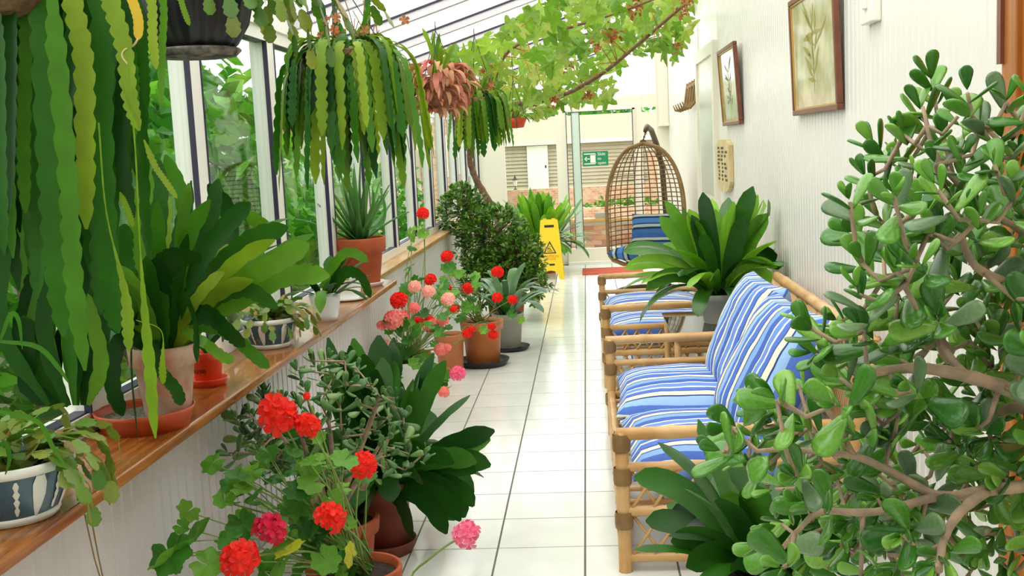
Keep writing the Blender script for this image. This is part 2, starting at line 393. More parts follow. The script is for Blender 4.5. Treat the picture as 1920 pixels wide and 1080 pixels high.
# ------------------------------------------------------------------ outside
gr = setting('ground'); MB().box(-30, 30, YE+.1, 70, -.4, -.13).build('yard_paving', pm('pale_paving', '#cfc3ad', .9, noise_amt=.2, scale=2), gr, False)
MB().box(-30, -1.5, -6, 70, -.3, -.10).build('lawn', pm('lawn', '#6f8f4a', .95, noise_amt=.4, scale=4), gr, False)
# low brick wall outside the sliding door, bricks laid one by one
lw_ = thing('garden_wall', 'low brick garden wall with timber cap outside the sliding door', 'wall', (.3, 16.5, -.13))
MB().box(-1.6, 2.2, 16.52, 16.7, -.13, .38).build('mortar_core', pm('mortar', '#bfb4a2', .95), lw_, False)
bme = MB().box(-.107, .107, -.05, .05, -.0325, .0325).mesh('brick', leafmat('brick_clay', ['#a9654a', '#c08a68', '#b98f7a', '#8f5540', '#cbb09a'], .9, 0), False)
for r in range(6):
    for k in range(16):
        ob('brick', bme, lw_, Matrix.Translation((-1.5+k*.225+(r % 2)*.11, 16.56, -.09+r*.075)))
bevel(MB().box(-1.65, 2.25, 16.46, 16.74, .38, .42).build('timber_cap', oak2_m, lw_, False))
st = MB().box(-.12, .12, -.06, .06, 0, .08).build('coping_block', pm('grey_block', '#9a9488', .9), None, False, Matrix.Translation(at(1122, 410, 16.6)*Vector((1, 1, 0)) if False else Vector((.22, 16.6, .42))))
tag(st, 'grey concrete block lying on the timber cap of the brick wall', 'block'); bevel(st)
tw = MB().box(-8, 9, 30, 30.4, -.3, .40).build('terrace_wall', brickm, None, False); tag(tw, 'long brick terrace wall in front of the pale shed', 'wall')
tw2 = MB().box(-1.5, 3.2, 25, 25.3, -.3, .1).build('planter_wall', brickm, None, False); tag(tw2, 'short brick planter wall in the yard below the terrace', 'wall')
bp_ = thing('brick_pillar', 'red brick pillar in the yard seen through the egg chair', 'pillar', (1.75, 27, -.2))
MB().box(1.5, 2.05, 26.8, 27.3, -.2, 1.32).build('shaft', brickm, bp_, False); MB().box(1.45, 2.1, 26.75, 27.35, 1.32, 1.40).build('cap', pm('stone_cap', '#cfc5b4', .9), bp_, False)
# shed
sh = thing('garden_shed', 'cream clad garden shed with white door beyond the yard', 'shed', (0, 44, -.13))
shm = pm('shed_cladding', '#bfb298', .8, noise_amt=.06, scale=2); shm2 = pm('shed_roof', '#b5aa92', .85)
MB().box(-3.35, 4.6, 44.1, 47.5, -.13, 1.75).build('wall_core', pm('shed_joint', '#9c927c', .9), sh, False)
for k in range(13):
    z = -.1+k*.142
    MB().add([(-3.37, 44.02, z), (4.62, 44.02, z), (4.62, 44.08, z+.132), (-3.37, 44.08, z+.132), (-3.37, 44.1, z), (4.62, 44.1, z), (4.62, 44.1, z+.132), (-3.37, 44.1, z+.132)],
             [(0, 1, 2, 3), (4, 7, 6, 5), (0, 4, 5, 1), (3, 2, 6, 7)]).build('cladding_plank', shm, sh, False)
MB().add([(-3.6, 43.8, 1.74), (4.9, 43.8, 1.74), (4.9, 46.2, 2.75), (-2.9, 46.2, 2.75), (-3.6, 43.8, 1.66), (4.9, 43.8, 1.66)], [(0, 1, 2, 3), (4, 5, 1, 0)]).build('roof', shm2, sh, False)
MB().box(-3.6, 4.9, 43.78, 43.82, 1.6, 1.76).build('fascia', pm('fascia_white', '#e6dfd0', .7), sh, False)
dr = MB().box(-2.32, -1.5, 43.95, 44.02, -.13, 1.58).build('shed_door', pvc, sh, False)
MB().box(-1.62, -1.57, 43.9, 43.95, .7, .8).build('door_knob', blackpl, dr, False)
MB().box(2.2, 2.26, 43.97, 44.03, -.1, 1.7).build('downpipe', pm('grey_pipe', '#8f8a80', .6), sh, False)
for px, py in ((966, 346), (1083, 348)):
    p = at(px, py, 30.2); la = thing('garden_lantern', 'small black lantern on the terrace wall %s' % ('near the shed door' if px < 1000 else 'behind the sliding door stile'), 'lantern', (p.x, 30.2, .40))
    m = MB(); m.lathe([(.05, .40), (.05, .42), (.012, .43), (.012, .50)], 8, (p.x, 30.2, 0)); m.build('base', blackpl, la)
    m = MB(); m.lathe([(.04, .50), (.07, .66)], 6, (p.x, 30.2, 0), True); m.build('lamp_glass', pm('lantern_glass', '#d8d8cc', .2), la, False)
    m = MB(); m.lathe([(.09, .66), (.03, .72), (.01, .78)], 6, (p.x, 30.2, 0), True); m.build('hood', blackpl, la, False)
# boundary fence on the left of the garden with trellis
bf = setting('wall_garden'); MB().box(-3.75, -3.6, -4, 24, -.2, 1.75).build('render', pm('garden_render', '#d3cdb4', .9, noise_amt=.15, scale=1.5), bf, False)
tl = thing('garden_trellis', 'brown lattice trellis on the garden wall seen through the near window', 'trellis', (-3.5, 10, -.1))
tw_m = pm('trellis_wood', '#7d6a4a', .9)
for k in range(30): MB().box(-3.56, -3.53, 7.6+k*.17, 7.62+k*.17, -.1, 1.5).build('upright', tw_m, tl, False)
for k in range(11): MB().box(-3.53, -3.51, 7.5, 12.7, -.02+k*.145, k*.145).build('crossbar', tw_m, tl, False)
bh = thing('brick_house', 'brick house corner with white gable beyond the far windows', 'house', (-6, 27, -.2))
MB().box(-7.5, -3.4, 24.5, 32, -.2, 2.3).build('wall', brickm, bh, False)
MB().add([(-7.8, 24.2, 2.3), (-3.2, 24.2, 2.3), (-5.4, 24.2, 4.4), (-7.8, 32, 2.3), (-3.2, 32, 2.3), (-5.4, 32, 4.4)], [(0, 1, 2), (1, 4, 5, 2), (0, 2, 5, 3)]).build('roof', pm('house_roof', '#e8e4da', .8), bh, False)
for y in (26, 29.2): MB().box(-3.41, -3.37, y, y+1.1, .9, 1.9).build('window', pvc, bh, False)
def foliage(acc, c, rx, ry_, rz, n, size, R=rnd, shape=None, down=0.):
    for _ in range(n):
        while True:
            p = Vector((R.uniform(-1, 1), R.uniform(-1, 1), R.uniform(-1, 1)))
            if .25 < p.length < 1: break
        p = Vector((c[0]+p.x*rx, c[1]+p.y*ry_, c[2]+p.z*rz)); s = size*R.uniform(.6, 1.3)
        d = Vector((R.gauss(0, 1), R.gauss(0, 1), R.gauss(.1-down, .7))).normalized(); n_ = d.orthogonal().normalized()
        a = d.cross(n_) * s*.32; l = d*s; b = n_*s*.1
        acc.add([p, p+l*.5+a+b, p+l, p+l*.5-a+b], [(0, 1, 2), (0, 2, 3)])
def tree(label, c, r, n, size, mat=None, tr_=.06, z0=-.12, name='garden_shrub', cat='shrub', down=0., group=None):
    t = thing(name, label, cat, (c[0], c[1], z0), group)
    MB().tube([(c[0], c[1], z0), (c[0]+.05, c[1]+.03, (z0+c[2])/2), c], [tr_, tr_*.8, tr_*.4], 6).build('trunk', bark, t)
    m = MB(); foliage(m, c, r[0], r[1], r[2], n, size, down=down); tag(m.build('foliage', mat or out_m, t, False), kind='stuff')
G = 'shrubs outside the left windows'
tree('tall leafy shrub outside the second window from the left edge', (-2.55, 6.6, 1.55), (.7, 1.1, .75), 1500, .17, down=.5, group=G)
tree('dark leafy shrub outside behind the near hanging leaves', (-2.3, 4.3, 1.2), (.6, 1.1, 1.2), 1500, .16, down=.4, group=G)
tree('low feathery shrub outside beside the aloe window', (-2.6, 9.0, .8), (.5, 1.3, .75), 1400, .13, down=-.2, group=G)
tree('loose green shrub outside the middle windows', (-2.9, 12.4, .8), (.5, 1.4, .7), 900, .13, down=-.2, group=G)
tree('green shrub outside against the far garden wall', (-2.9, 16, .7), (.6, 1.6, .7), 800, .14, group=G)
tree('bright leafy tree standing behind the shed roof', (-1.5, 58, 2.2), (6, 3, 2.0), 2200, .5, name='distant_tree', cat='tree', tr_=.2)
tree('pale tree top right of the shed roof', (11.5, 62, 2.4), (6, 3, 1.5), 1600, .5, name='distant_tree', cat='tree', tr_=.2)
tree('low yellow green shrub behind the planter wall in the yard', (.9, 25.9, .04), (1.3, .3, .22), 420, .13, z0=-.13, name='yard_shrub', tr_=.03)

# ------------------------------------------------------------------ shelf
shf = MB(); shf.box(-1.375, -1.11, 1.0, 6.25, .768, .80)
shf = shf.build('window_shelf', oak_m, None, False); bevel(shf, .008, 3); tag(shf, 'long varnished wooden shelf under the left windows carrying pots', 'shelf')
cw = MB(); p = fl(232, 905, .78); cw.tube([(-1.2, p.y, .77), (-1.19, p.y+.01, .6), (-1.17, p.y, .47)], .002, 4); cw.tube([(-1.2, p.y-.03, .77), (-1.19, p.y-.01, .6), (-1.17, p.y, .47)], .002, 4)
cw.build('cord', stem_b, shf)

# ------------------------------------------------------------------ wall pictures and fittings
def picture(label, ya, yb, z0, z1, tilt, seedv, sky):
    yc = (ya+yb)/2; wdt = yb-ya; h = z1-z0
    M = Matrix.Translation((1.046, yc, z0)) @ Matrix.Rotation(-tilt, 4, 'Y')
    t = thing('framed_picture', label, 'picture', (1.046, yc, z0)); fr = .026; dp = .028
    f = MB()
    for (a, b, c, d) in ((-wdt/2, wdt/2, 0, fr), (-wdt/2, wdt/2, h-fr, h), (-wdt/2, -wdt/2+fr, fr, h-fr), (wdt/2-fr, wdt/2, fr, h-fr)): f.box(-dp, 0, a, b, c, d)
    bevel(f.build('frame', frame_wood, t, False, M), .004)
    f = MB(); q = fr; s_ = .007
    for (a, b, c, d) in ((-wdt/2+q, wdt/2-q, q, q+s_), (-wdt/2+q, wdt/2-q, h-q-s_, h-q), (-wdt/2+q, -wdt/2+q+s_, q, h-q), (wdt/2-q-s_, wdt/2-q, q, h-q)): f.box(-dp+.006, -.005, a, b, c, d)
    f.build('gilt_slip', gilt, t, False, M)
    # flat print: botanical drawing on pale paper
    m, nt, b, out = newmat('botanical_print_%d' % seedv); N = nt.nodes; L = nt.links
    tc = N.new('ShaderNodeTexCoord'); nz = N.new('ShaderNodeTexNoise'); nz.inputs['Scale'].default_value = 7; nz.inputs['Detail'].default_value = 6; L.new(tc.outputs['Object'], nz.inputs[0])
    cr = N.new('ShaderNodeValToRGB'); e = cr.color_ramp.elements
    cs = [(.25, '#a59a5e'), (.42, '#b9b48c'), (.55, '#cfc9ac'), (.68, '#ddd9b0'), (.8, '#c6bf86')] if not sky else [(.25, '#8f8f5c'), (.45, '#a9a680'), (.6, '#c0bda0'), (.75, '#b3b48e'), (.85, '#9aa07a')]
    while len(e) < 5: e.new(.5)
    for i, (pp, cc) in enumerate(cs): e[i].position = pp; e[i].color = lin(cc)
    L.new(nz.outputs['Fac'], cr.inputs[0]); L.new(cr.outputs[0], b.inputs['Base Color']); b.inputs['Roughness'].default_value = .12; b.inputs['Specular IOR Level'].default_value = .5
    MB().box(-dp+.014, -.004, -wdt/2+q, wdt/2-q, q, h-q).build('print', m, t, False, M)
    # drawn plant: stem, leaves, root as raised-free flat ink pieces
    R = random.Random(seedv); ink = MB(); xo = -dp+.0132
    def blade(y0, z0_, y1, z1_, w_):
        d = Vector((y1-y0, z1_-z0_)); n = Vector((-d.y, d.x)).normalized()*w_
        ink.add([(xo, y0, z0_), (xo, (y0+y1)/2+n.x, (z0_+z1_)/2+n.y), (xo, y1, z1_), (xo, (y0+y1)/2-n.x, (z0_+z1_)/2-n.y)], [(0, 1, 2, 3)])
    for _ in range(16):
        y0 = R.uniform(-.05, .05)*wdt; zz = R.uniform(.25, .7)*h
        blade(y0, zz, y0+R.uniform(-.28, .28)*wdt, zz+R.uniform(-.05, .28)*h, R.uniform(.008, .022)*wdt)
    blade(0, .12*h, .02*wdt, .85*h, .014*wdt)
    ink.build('ink_drawing', pm('ink_%d' % seedv, '#9a9448' if not sky else '#8a8c60', .6), t, False, M)
    return t
xw = 1.046
a = on(1497, 217, 0, xw); b = on(1583, 211, 0, xw); c = on(1493, 8, 0, xw)
picture('large framed botanical print high on the white wall beside the light switch', b.y, a.y, a.z, c.z+.012, .03, 3, False)
a = on(1362, 236, 0, xw); b = on(1394, 235, 0, xw); c = on(1352, 101, 0, xw)
picture('narrow framed print hanging above the wooden plaque near the white door', b.y, a.y, a.z, c.z, .06, 8, True)
a = on(1629, 47, 0, xw); b = on(1647, 40, 0, xw)
sw = thing('light_switch', 'small white switch box on the wall right of the large picture', 'switch', (1.05, (a.y+b.y)/2, a.z))
bevel(MB().box(1.02, 1.052, b.y-.02, a.y+.02, a.z, a.z+.14).build('body', pvc, sw, False), .005); bevel(MB().box(1.008, 1.022, (a.y+b.y)/2-.02, (a.y+b.y)/2+.02, a.z+.05, a.z+.09).build('rocker', pvc, sw, False), .004)
# wooden plaque with print
pa = on(1349, 262, 0, xw); pb = on(1373, 262, 0, xw); pc = on(1362, 360, 0, xw)
pl = thing('wall_plaque', 'cream wooden plaque with dark lettering below the narrow picture', 'plaque', (1.045, (pa.y+pb.y)/2, pc.z))
yc = (pa.y+pb.y)/2; hw = (pa.y-pb.y)/2; z0, z1 = pc.z, pa.z; zs = []; n = 12
out_ = [(yc-hw, z1-.04), (yc-hw*.55, z1), (yc+hw*.55, z1), (yc+hw, z1-.04)] + [(yc+hw*math.cos(PI*k/n), z0+.09-.09*math.sin(PI*k/n)) for k in range(n+1)]
nn = len(out_)
MB().add([(1.02, y, z) for y, z in out_]+[(1.05, y, z) for y, z in out_], [tuple(range(nn)), tuple(range(2*nn-1, nn-1, -1))]+[(i, i+nn, (i+1) % nn+nn, (i+1) % nn) for i in range(nn)]).build('panel', pm('plaque_wood', '#e0cf9f', .5, col2='#cbb47c', scale=9), pl, False)
ink = MB()
for r in range(9):
    z = z1-.06-r*(z1-z0-.16)/8
    for k in range(3 if r % 3 else 2):
        y = yc+hw*(.55-.5*k)+U(-.03, .03); ink.box(1.0185, 1.0205, y-hw*U(.08, .2), y+hw*U(.08, .2), z-.012, z+.006)
ink.build('lettering', pm('plaque_ink', '#4d4028', .7), pl, False)
# hook rack
a = on(1290, 180, 0, 1.0); hk = thing('hook_rack', 'brown carved hook rack with curling tips on the far right wall', 'hook rack', (1.05, a.y, a.z-.1))
for k in range(5):
    y = a.y-.55+k*.26; m = MB(); zb = a.z
    m.tube([(1.045, y, zb+.14), (1.03, y, zb+.02), (1.015, y, zb-.07), (.965, y, zb-.13), (.915, y, zb-.12), (.895, y, zb-.07)], [.016, .02, .018, .014, .011, .006], 6); m.build('hook', rattan, hk)
for dz in (.1, -.02): MB().box(1.03, 1.052, a.y-.62, a.y+.56, a.z+dz-.014, a.z+dz+.014).build('rail', rattan, hk, False)

# text helper: real letter meshes from the built-in font
def text(txt, size, mat, parent, M, name='lettering', ext=.0006, align='CENTER'):
    cu = bpy.data.curves.new('txt', 'FONT'); cu.body = txt; cu.size = size; cu.extrude = ext; cu.align_x = align; cu.align_y = 'CENTER'
    o = bpy.data.objects.new('txt', cu); C.objects.link(o); bpy.context.view_layer.update()
    me = bpy.data.meshes.new_from_object(o.evaluated_get(bpy.context.evaluated_depsgraph_get())); bpy.data.objects.remove(o); me.materials.clear(); me.materials.append(mat)
    return ob(name, me, parent, M)
# slide-to-open sign on the sliding door glass
RX90 = Matrix.Rotation(PI/2, 4, 'X')
ys_ = YE-.045; a = at(1092, 284, ys_); b = at(1141, 311, ys_); cx, cz = (a.x+b.x)/2, (a.z+b.z)/2; sw_, sh_ = abs(b.x-a.x), abs(a.z-b.z)-.012
ss = thing('door_sign', 'green slide to open sign stuck on the sliding door glass', 'sign', (cx, ys_, cz))
MB().box(cx-sw_/2, cx+sw_/2, ys_-.002, ys_+.003, cz-sh_/2, cz+sh_/2).build('panel', pm('sign_green', '#1f8a5a', .5), ss, False)
swm = pm('sign_white', '#f6f6ea', .5); k = MB(); yy = ys_-.004
def sq(x0, x1, z0, z1): k.box(cx+x0*sw_, cx+x1*sw_, yy, yy+.002, cz+z0*sh_, cz+z1*sh_)
sq(-.45, .03, .30, .37); sq(-.0, .03, .25, .37); sq(-.45, .03, -.37, -.30); sq(-.0, .03, -.37, -.25); sq(-.2, .0, -.27, .25); sq(-.38, -.22, -.035, .035)
k.add([(cx-.44*sw_, yy, cz), (cx-.34*sw_, yy, cz+.17*sh_), (cx-.34*sw_, yy, cz-.17*sh_)], [(0, 2, 1)])
k.build('pictogram', swm, ss, False)
for i, tx in enumerate(('Slide', 'to', 'open')):
    text(tx, sh_*.29, swm, ss, Matrix.Translation((cx+.08*sw_, yy, cz+(.3-.3*i)*sh_)) @ RX90, align='LEFT')
# wet floor sign
wf = fl(1036, 521); wy = wf.y; wx = at(1033, 500, wy).x
wf_t = thing('wet_floor_sign', 'yellow folding wet floor caution sign beside the round bush', 'floor sign', (wx, wy, 0))
tp = .68; lean = .16
def panel(sgn):
    pts = [(-.155, 0), (-.1, 0), (-.085, .06), (-.045, .095), (.0, .105), (.045, .095), (.085, .06), (.1, 0), (.155, 0), (.1, tp-.01), (.085, tp), (-.085, tp), (-.1, tp-.01)]
    hole = None; vs = []
    for off in (0, .012):
        for x, z in pts: vs.append((wx+x, wy+sgn*(lean*(1-z/tp)+.012)+sgn*off, z))
    n = len(pts); fs = [(i, (i+1) % n, (i+1) % n+n, i+n) for i in range(n)]
    top = [9, 10, 11, 12]
    F = [(0, 1, 2, 12), (2, 3, 12), (3, 4, 11, 12), (4, 10, 11), (4, 5, 9, 10), (5, 6, 9), (6, 7, 8, 9)]
    fs += F + [tuple(i+n for i in f)[::-1] for f in F]
    return MB().add(vs, fs)
panel(-1).build('front_board', yellow_pl, wf_t, False); panel(1).build('rear_board', yellow_pl, wf_t, False)
for dx in (-.05, .05): MB().box(wx+dx-.02, wx+dx+.02, wy-.02, wy+.02, tp-.012, tp+.012).build('hinge', yellow_pl, wf_t, False)
ang = math.atan2(lean, tp)
def onb(x, z): return Matrix.Translation((wx+x, wy-lean*(1-z/tp)-.0255, z)) @ Matrix.Rotation(-ang, 4, 'X') @ RX90
ink_b = pm('sign_black', '#1a1712', .6); ink_o = pm('sign_orange', '#e0641e', .6)
k = MB(); k.box(-.055, .055, -.014, .014, 0, .001); k.build('handle_slot', ink_b, wf_t, False, onb(0, .605))
k = MB(); k.box(-.03, .03, -.01, .01, 0, .001); k.build('catch_slot', ink_b, wf_t, False, onb(.02, .17))
k = MB(); o_ = [(-.075, -.06), (.075, -.06), (0, .085)]; i_ = [(-.056, -.049), (.056, -.049), (0, .06)]
k.add([(x, y, .001) for x, y in o_+i_], [(0, 1, 4, 3), (1, 2, 5, 4), (2, 0, 3, 5)])
k.add([(-.03, -.035, .001), (.03, -.035, .001), (.03, -.028, .001), (-.03, -.028, .001)], [(0, 1, 2, 3)])
k.add([(-.02, .0, .001), (.012, -.022, .001), (.018, -.014, .001), (-.012, .008, .001)], [(0, 1, 2, 3)]); k.add([(-.004, .012, .001), (.006, .012, .001), (.006, .022, .001), (-.004, .022, .001)], [(0, 1, 2, 3)])
k.add([(-.026, -.018, .001), (-.005, -.006, .001), (-.008, .0, .001), (-.028, -.012, .001)], [(0, 1, 2, 3)])
k.build('warning_triangle', ink_b, wf_t, False, onb(.0, .355))
text('CAUTION', .044, ink_o, wf_t, onb(0, .262)); text('WET FLOOR', .024, ink_o, wf_t, onb(0, .232))
# red mat
a = fl(1092, 516); mt = MB().box(a.x, .62, a.y-.0, a.y+.62, .0, .012).build('door_mat', pm('red_mat', '#c8553c', .95, noise_amt=.15, scale=30), None, False); tag(mt, 'terracotta red mat on the tiles in front of the sliding door', 'mat')

# ------------------------------------------------------------------ bamboo sofas
def cane(acc, a, b, r, nodes=True):
    a = Vector(a); b = Vector(b); L = (b-a).length; n = max(2, int(L/.22)+1); pts = []; rs = []
    if not nodes: acc.tube([a, b], r, 8); return
    for i in range(n):
        t0, t1 = i/n, (i+1)/n
        for t, q in ((t0+.0001, 1.0), (t0+.04/L if i else t0+.002, .96), (t1-.04/L if i < n-1 else t1-.002, .96), (t1-.012/L, 1.10)):
            pts.append(a.lerp(b, t)); rs.append(r*q)
    acc.tube(pts, rs, 10)
slat_me = None
def sofa(y0, y1, label):
    x0, xb, za = .085, .955, .50
    t = thing('bamboo_sofa', label, 'sofa', (.5, (y0+y1)/2, 0), 'matching bamboo sofas along the right wall')
    for y in (y0, y1):
        m = MB(); cane(m, (x0, y, 0), (x0, y, za+.012), .026); m.build('post', bamboo, t)
        m = MB(); cane(m, (.80, y, 0), (xb, y, .82), .026); m.build('post', bamboo, t)
        m = MB(); cane(m, (x0-.02, y, za), (.89, y, za+.01), .024); m.build('arm_rail', bamboo, t)
        m = MB(); cane(m, (x0, y, za-.12), (.86, y, za-.115), .018); m.build('arm_rail', bamboo, t)
        m = MB(); cane(m, (x0, y, .22), (.84, y, .22), .02); m.build('side_rail', bamboo, t)
        m = MB(); cane(m, (x0, y, .05), (.81, y, .05), .018); m.build('side_rail', bamboo, t)
        lt = MB()
        for zlo, zhi in ((.05, .22), (.22, .38)):
            h = zhi-zlo; x = x0+.02
            while x < .8:
                lt.tube([(x, y-.005, zlo), (min(x+h*.7, .84), y-.005, zlo+min(h, (.84-x)/.7))], .006, 5); lt.tube([(x, y+.005, zhi), (min(x+h*.7, .84), y+.005, zhi-min(h, (.84-x)/.7))], .006, 5); x += .075
        tag(lt.build('cane_lattice', bamboo, t), kind='stuff')
        for z in (za, za-.12, .22): MB().lathe([(.031, -.03), (.033, -.015), (.033, .015), (.031, .03)], 10, (x0, y, z-.03)).build('binding', rattan, t)
    for x, z, r in ((x0, .22, .022), (x0, .05, .02), (.83, .22, .022), (xb-.005, .80, .026), (.885, .46, .02)):
        m = MB(); cane(m, (x, y0, z), (x, y1, z), r); m.build('long_rail', bamboo, t)
    m = MB(); k = y0+.1
    while k < y1-.05: m.tube([(x0, k, .22), (.83, k, .22)], .011, 6); k += .16
    m.build('seat_bars', bamboo, t)
    lt = MB(); y = y0+.03
    while y < y1-.1:
        lt.tube([(x0, y, .05), (x0, min(y+.12, y1), .22)], .006, 5); lt.tube([(x0+.006, y, .22), (x0+.006, min(y+.12, y1), .05)], .006, 5); y += .08
    tag(lt.build('cane_lattice', bamboo, t), kind='stuff')
    sl_ = MB(); sl_.tube([(.888, 0, .47), (.946, 0, .80)], .0125, 6); me = sl_.mesh('back_slat', bamboo)
    y = y0+.05
    while y < y1-.03: ob('back_slat', me, t, Matrix.Translation((0, y, 0))); y += .0265
    return t
sofa(3.80, 5.68, 'near bamboo sofa with blue striped cushions beside the jade plant')
sofa(6.81, 8.49, 'far bamboo sofa with blue striped seats beyond the glass table')
SEQ = [(0, '#86ace6'), (.10, '#3c4f8c'), (.125, '#efe9d2'), (.20, '#31437e'), (.225, '#5578cc'), (.33, '#e9ead8'), (.365, '#5578cc'), (.44, '#9cc0f0'), (.52, '#2e4078'), (.545, '#f0ead0'), (.63, '#3c4f8c'), (.65, '#5578cc'), (.73, '#f2efe0'), (.765, '#6f94dc'), (.86, '#e9ead8'), (.89, '#4a68b8')]
cush_m = stripemat('striped_cotton', .46, 'Y', SEQ)
SEQ2 = [(0, '#3f69a8'), (.16, '#1f2f58'), (.25, '#a9b8ae'), (.36, '#2c4884'), (.42, '#4f7fbe'), (.62, '#1f2f58'), (.7, '#b9c2ae'), (.8, '#37609c')]
egg_m = stripemat('navy_striped_cotton', .26, 'Y', SEQ2)
def cushion(name, label, M, sx, sy, sz, mat, seedv, group, cat='cushion', sag=0.):
    R = random.Random(seedv); N_ = 18; m = MB(); o1 = Vector((R.uniform(0, 50), R.uniform(0, 50), 0))
    def P(i, j, s):
        u = -1+2*i/N_; v = -1+2*j/N_
        e = max(0, (1-abs(u)**3.2))**.42*max(0, (1-abs(v)**3.2))**.42
        pu = u*(1-.05*(1-abs(v)**2)*abs(u)**3); pv = v*(1-.05*(1-abs(u)**2)*abs(v)**3)
        nz = noise.noise(Vector((u*2.2, v*2.2, 0))+o1)*.10 + noise.noise(Vector((u*5, v*5, 3))+o1)*.04
        return (pu*sx/2, pv*sy/2, s*sz/2*e*(1+nz) + sag*(u*u) + s*.004)
    idx = {}
    for s in (1, -1):
        for i in range(N_+1):
            for j in range(N_+1): idx[s, i, j] = len(m.v); m.v.append(P(i, j, s))
    for s in (1, -1):
        for i in range(N_):
            for j in range(N_):
                q = (idx[s, i, j], idx[s, i+1, j], idx[s, i+1, j+1], idx[s, i, j+1]); m.f.append(q if s > 0 else q[::-1]); m.m.append(0)
    bd = [(i, 0) for i in range(N_)]+[(N_, j) for j in range(N_)]+[(i, N_) for i in range(N_, 0, -1)]+[(0, j) for j in range(N_, 0, -1)]
    for k in range(len(bd)):
        a, b = bd[k], bd[(k+1) % len(bd)]; m.f.append((idx[1, a[0], a[1]], idx[-1, a[0], a[1]], idx[-1, b[0], b[1]], idx[1, b[0], b[1]])); m.m.append(0)
    o = m.build(name, mat, None, True, M); tag(o, label, cat, group); return o
TR = Matrix.Translation; RY = lambda a: Matrix.Rotation(a, 4, 'Y'); RZ = lambda a: Matrix.Rotation(a, 4, 'Z'); RX = lambda a: Matrix.Rotation(a, 4, 'X')
GS, GB = 'striped seat cushions on the bamboo sofas', 'striped back cushions on the near bamboo sofa'
cushion('seat_cushion', 'blue striped seat cushion nearest the camera on the near bamboo sofa', TR((.48, 4.30, .315)) @ RZ(.02), .74, .88, .17, cush_m, 1, GS)
cushion('seat_cushion', 'blue striped seat cushion at the far end of the near bamboo sofa', TR((.47, 5.17, .325)) @ RZ(-.03), .74, .86, .18, cush_m, 2, GS)
cushion('back_cushion', 'blue striped back cushion at the far end of the near bamboo sofa', TR((.71, 5.14, .60)) @ RZ(.06) @ RY(-PI/2+.42), .56, .70, .20, cush_m, 3, GB)
cushion('back_cushion', 'blue striped back cushion half hidden by the jade leaves', TR((.70, 4.42, .585)) @ RZ(.10) @ RY(-PI/2+.50), .58, .76, .20, cush_m, 4, GB)
cushion('seat_cushion', 'blue striped seat cushion on the far sofa beside the glass table', TR((.45, 7.24, .315)), .72, .80, .17, cush_m, 5, GS)
cushion('seat_cushion', 'blue striped seat cushion on the far sofa beside the egg chair', TR((.45, 8.06, .315)), .72, .80, .17, cush_m, 6, GS)
# glass table
tb = thing('glass_table', 'low bamboo side table with smoked glass top between the sofas', 'table', (.7, 6.22, 0))
bevel(MB().box(.42, .97, 5.82, 6.68, .47, .482).build('glass_top', darkglass, tb, False), .003)
for x in (.45, .93):
    for y in (5.86, 6.64): m = MB(); cane(m, (x, y, 0), (x, y, .47), .02); m.build('leg', bamboo, tb)
m = MB(); [cane(m, (x, 5.86, .44), (x, 6.64, .44), .016) for x in (.45, .93)]; [cane(m, (.45, y, .44), (.93, y, .44), .016) for y in (5.86, 6.64)]; m.build('top_frame', bamboo, tb)
m = MB(); [cane(m, (x, 5.86, .12), (x, 6.64, .12), .013) for x in (.45, .93)]; [cane(m, (.45, y, .12), (.93, y, .12), .013) for y in (5.86, 6.64)]; m.build('stretcher', bamboo, tb)

# ------------------------------------------------------------------ hanging egg chair
EY = 11.0; ec = at(1208, 400, EY); EX = ec.x
top = at(1213, 268, EY); zT = top.z; zB = .33; eg = thing('egg_chair', 'rattan hanging egg chair with navy striped cushions by the sliding door', 'hanging chair', (EX, EY, zB))
def rimw(z):   # half width of the opening at height z
    t = (z-zB)/(zT-zB)
    return .41*(max(0, 1-max(0, (t-.38)/.62)**2.3))**.5 * (1 - .04*(1-t)) * (1 if t > .12 else math.sqrt(max(0, 1-((.12-t)/.12)**2))*.4+.6)
yawE = math.radians(22)
def egg(u, z):   # u in [-1,1] from left rim round the back to right rim
    w_ = rimw(z); t = (z-zB)/(zT-zB); dep = .62*(max(0, 1-abs(t-.38)**2*1.6))*(1 if t < .9 else max(0, (1-t)/.1)**.5)
    a = u*PI/2
    q = Vector((w_*math.sin(a), dep*math.cos(a), 0)); c_, s_ = math.cos(yawE), math.sin(yawE)
    return Vector((EX + q.x*c_ + q.y*s_*.55, EY-.2 + q.y*c_*.9 - q.x*s_*.6, z))
zs = [zB+(zT-zB)*(i/26) for i in range(27)]
m = MB()
for s in (-1, 1): m.tube([egg(s, z) for z in zs], .019, 8)
m.tube([egg(-1+2*i/20, zB) for i in range(21)], .016, 6); m.tube([egg(-1, zB), egg(1, zB)], .018, 6); m.build('rim', rattan, eg)
m = MB()
for i in range(1, 15): m.tube([egg(-1+2*i/15, z) for z in zs], .0058, 5)
m.build('upright_canes', rattan, eg)
m = MB()
for z in zs[1:-1]: m.tube([egg(-1+2*i/24, z) for i in range(25)], .0055, 5)
m.build('hoop_canes', rattan, eg)
m = MB(); m.lathe([(.025, -.02), (.035, .0), (.025, .025)], 10, (EX+.0, EY-.18, zT+.005)); m.build('crown_binding', pm('dark_rattan', '#5a4028', .6), eg)
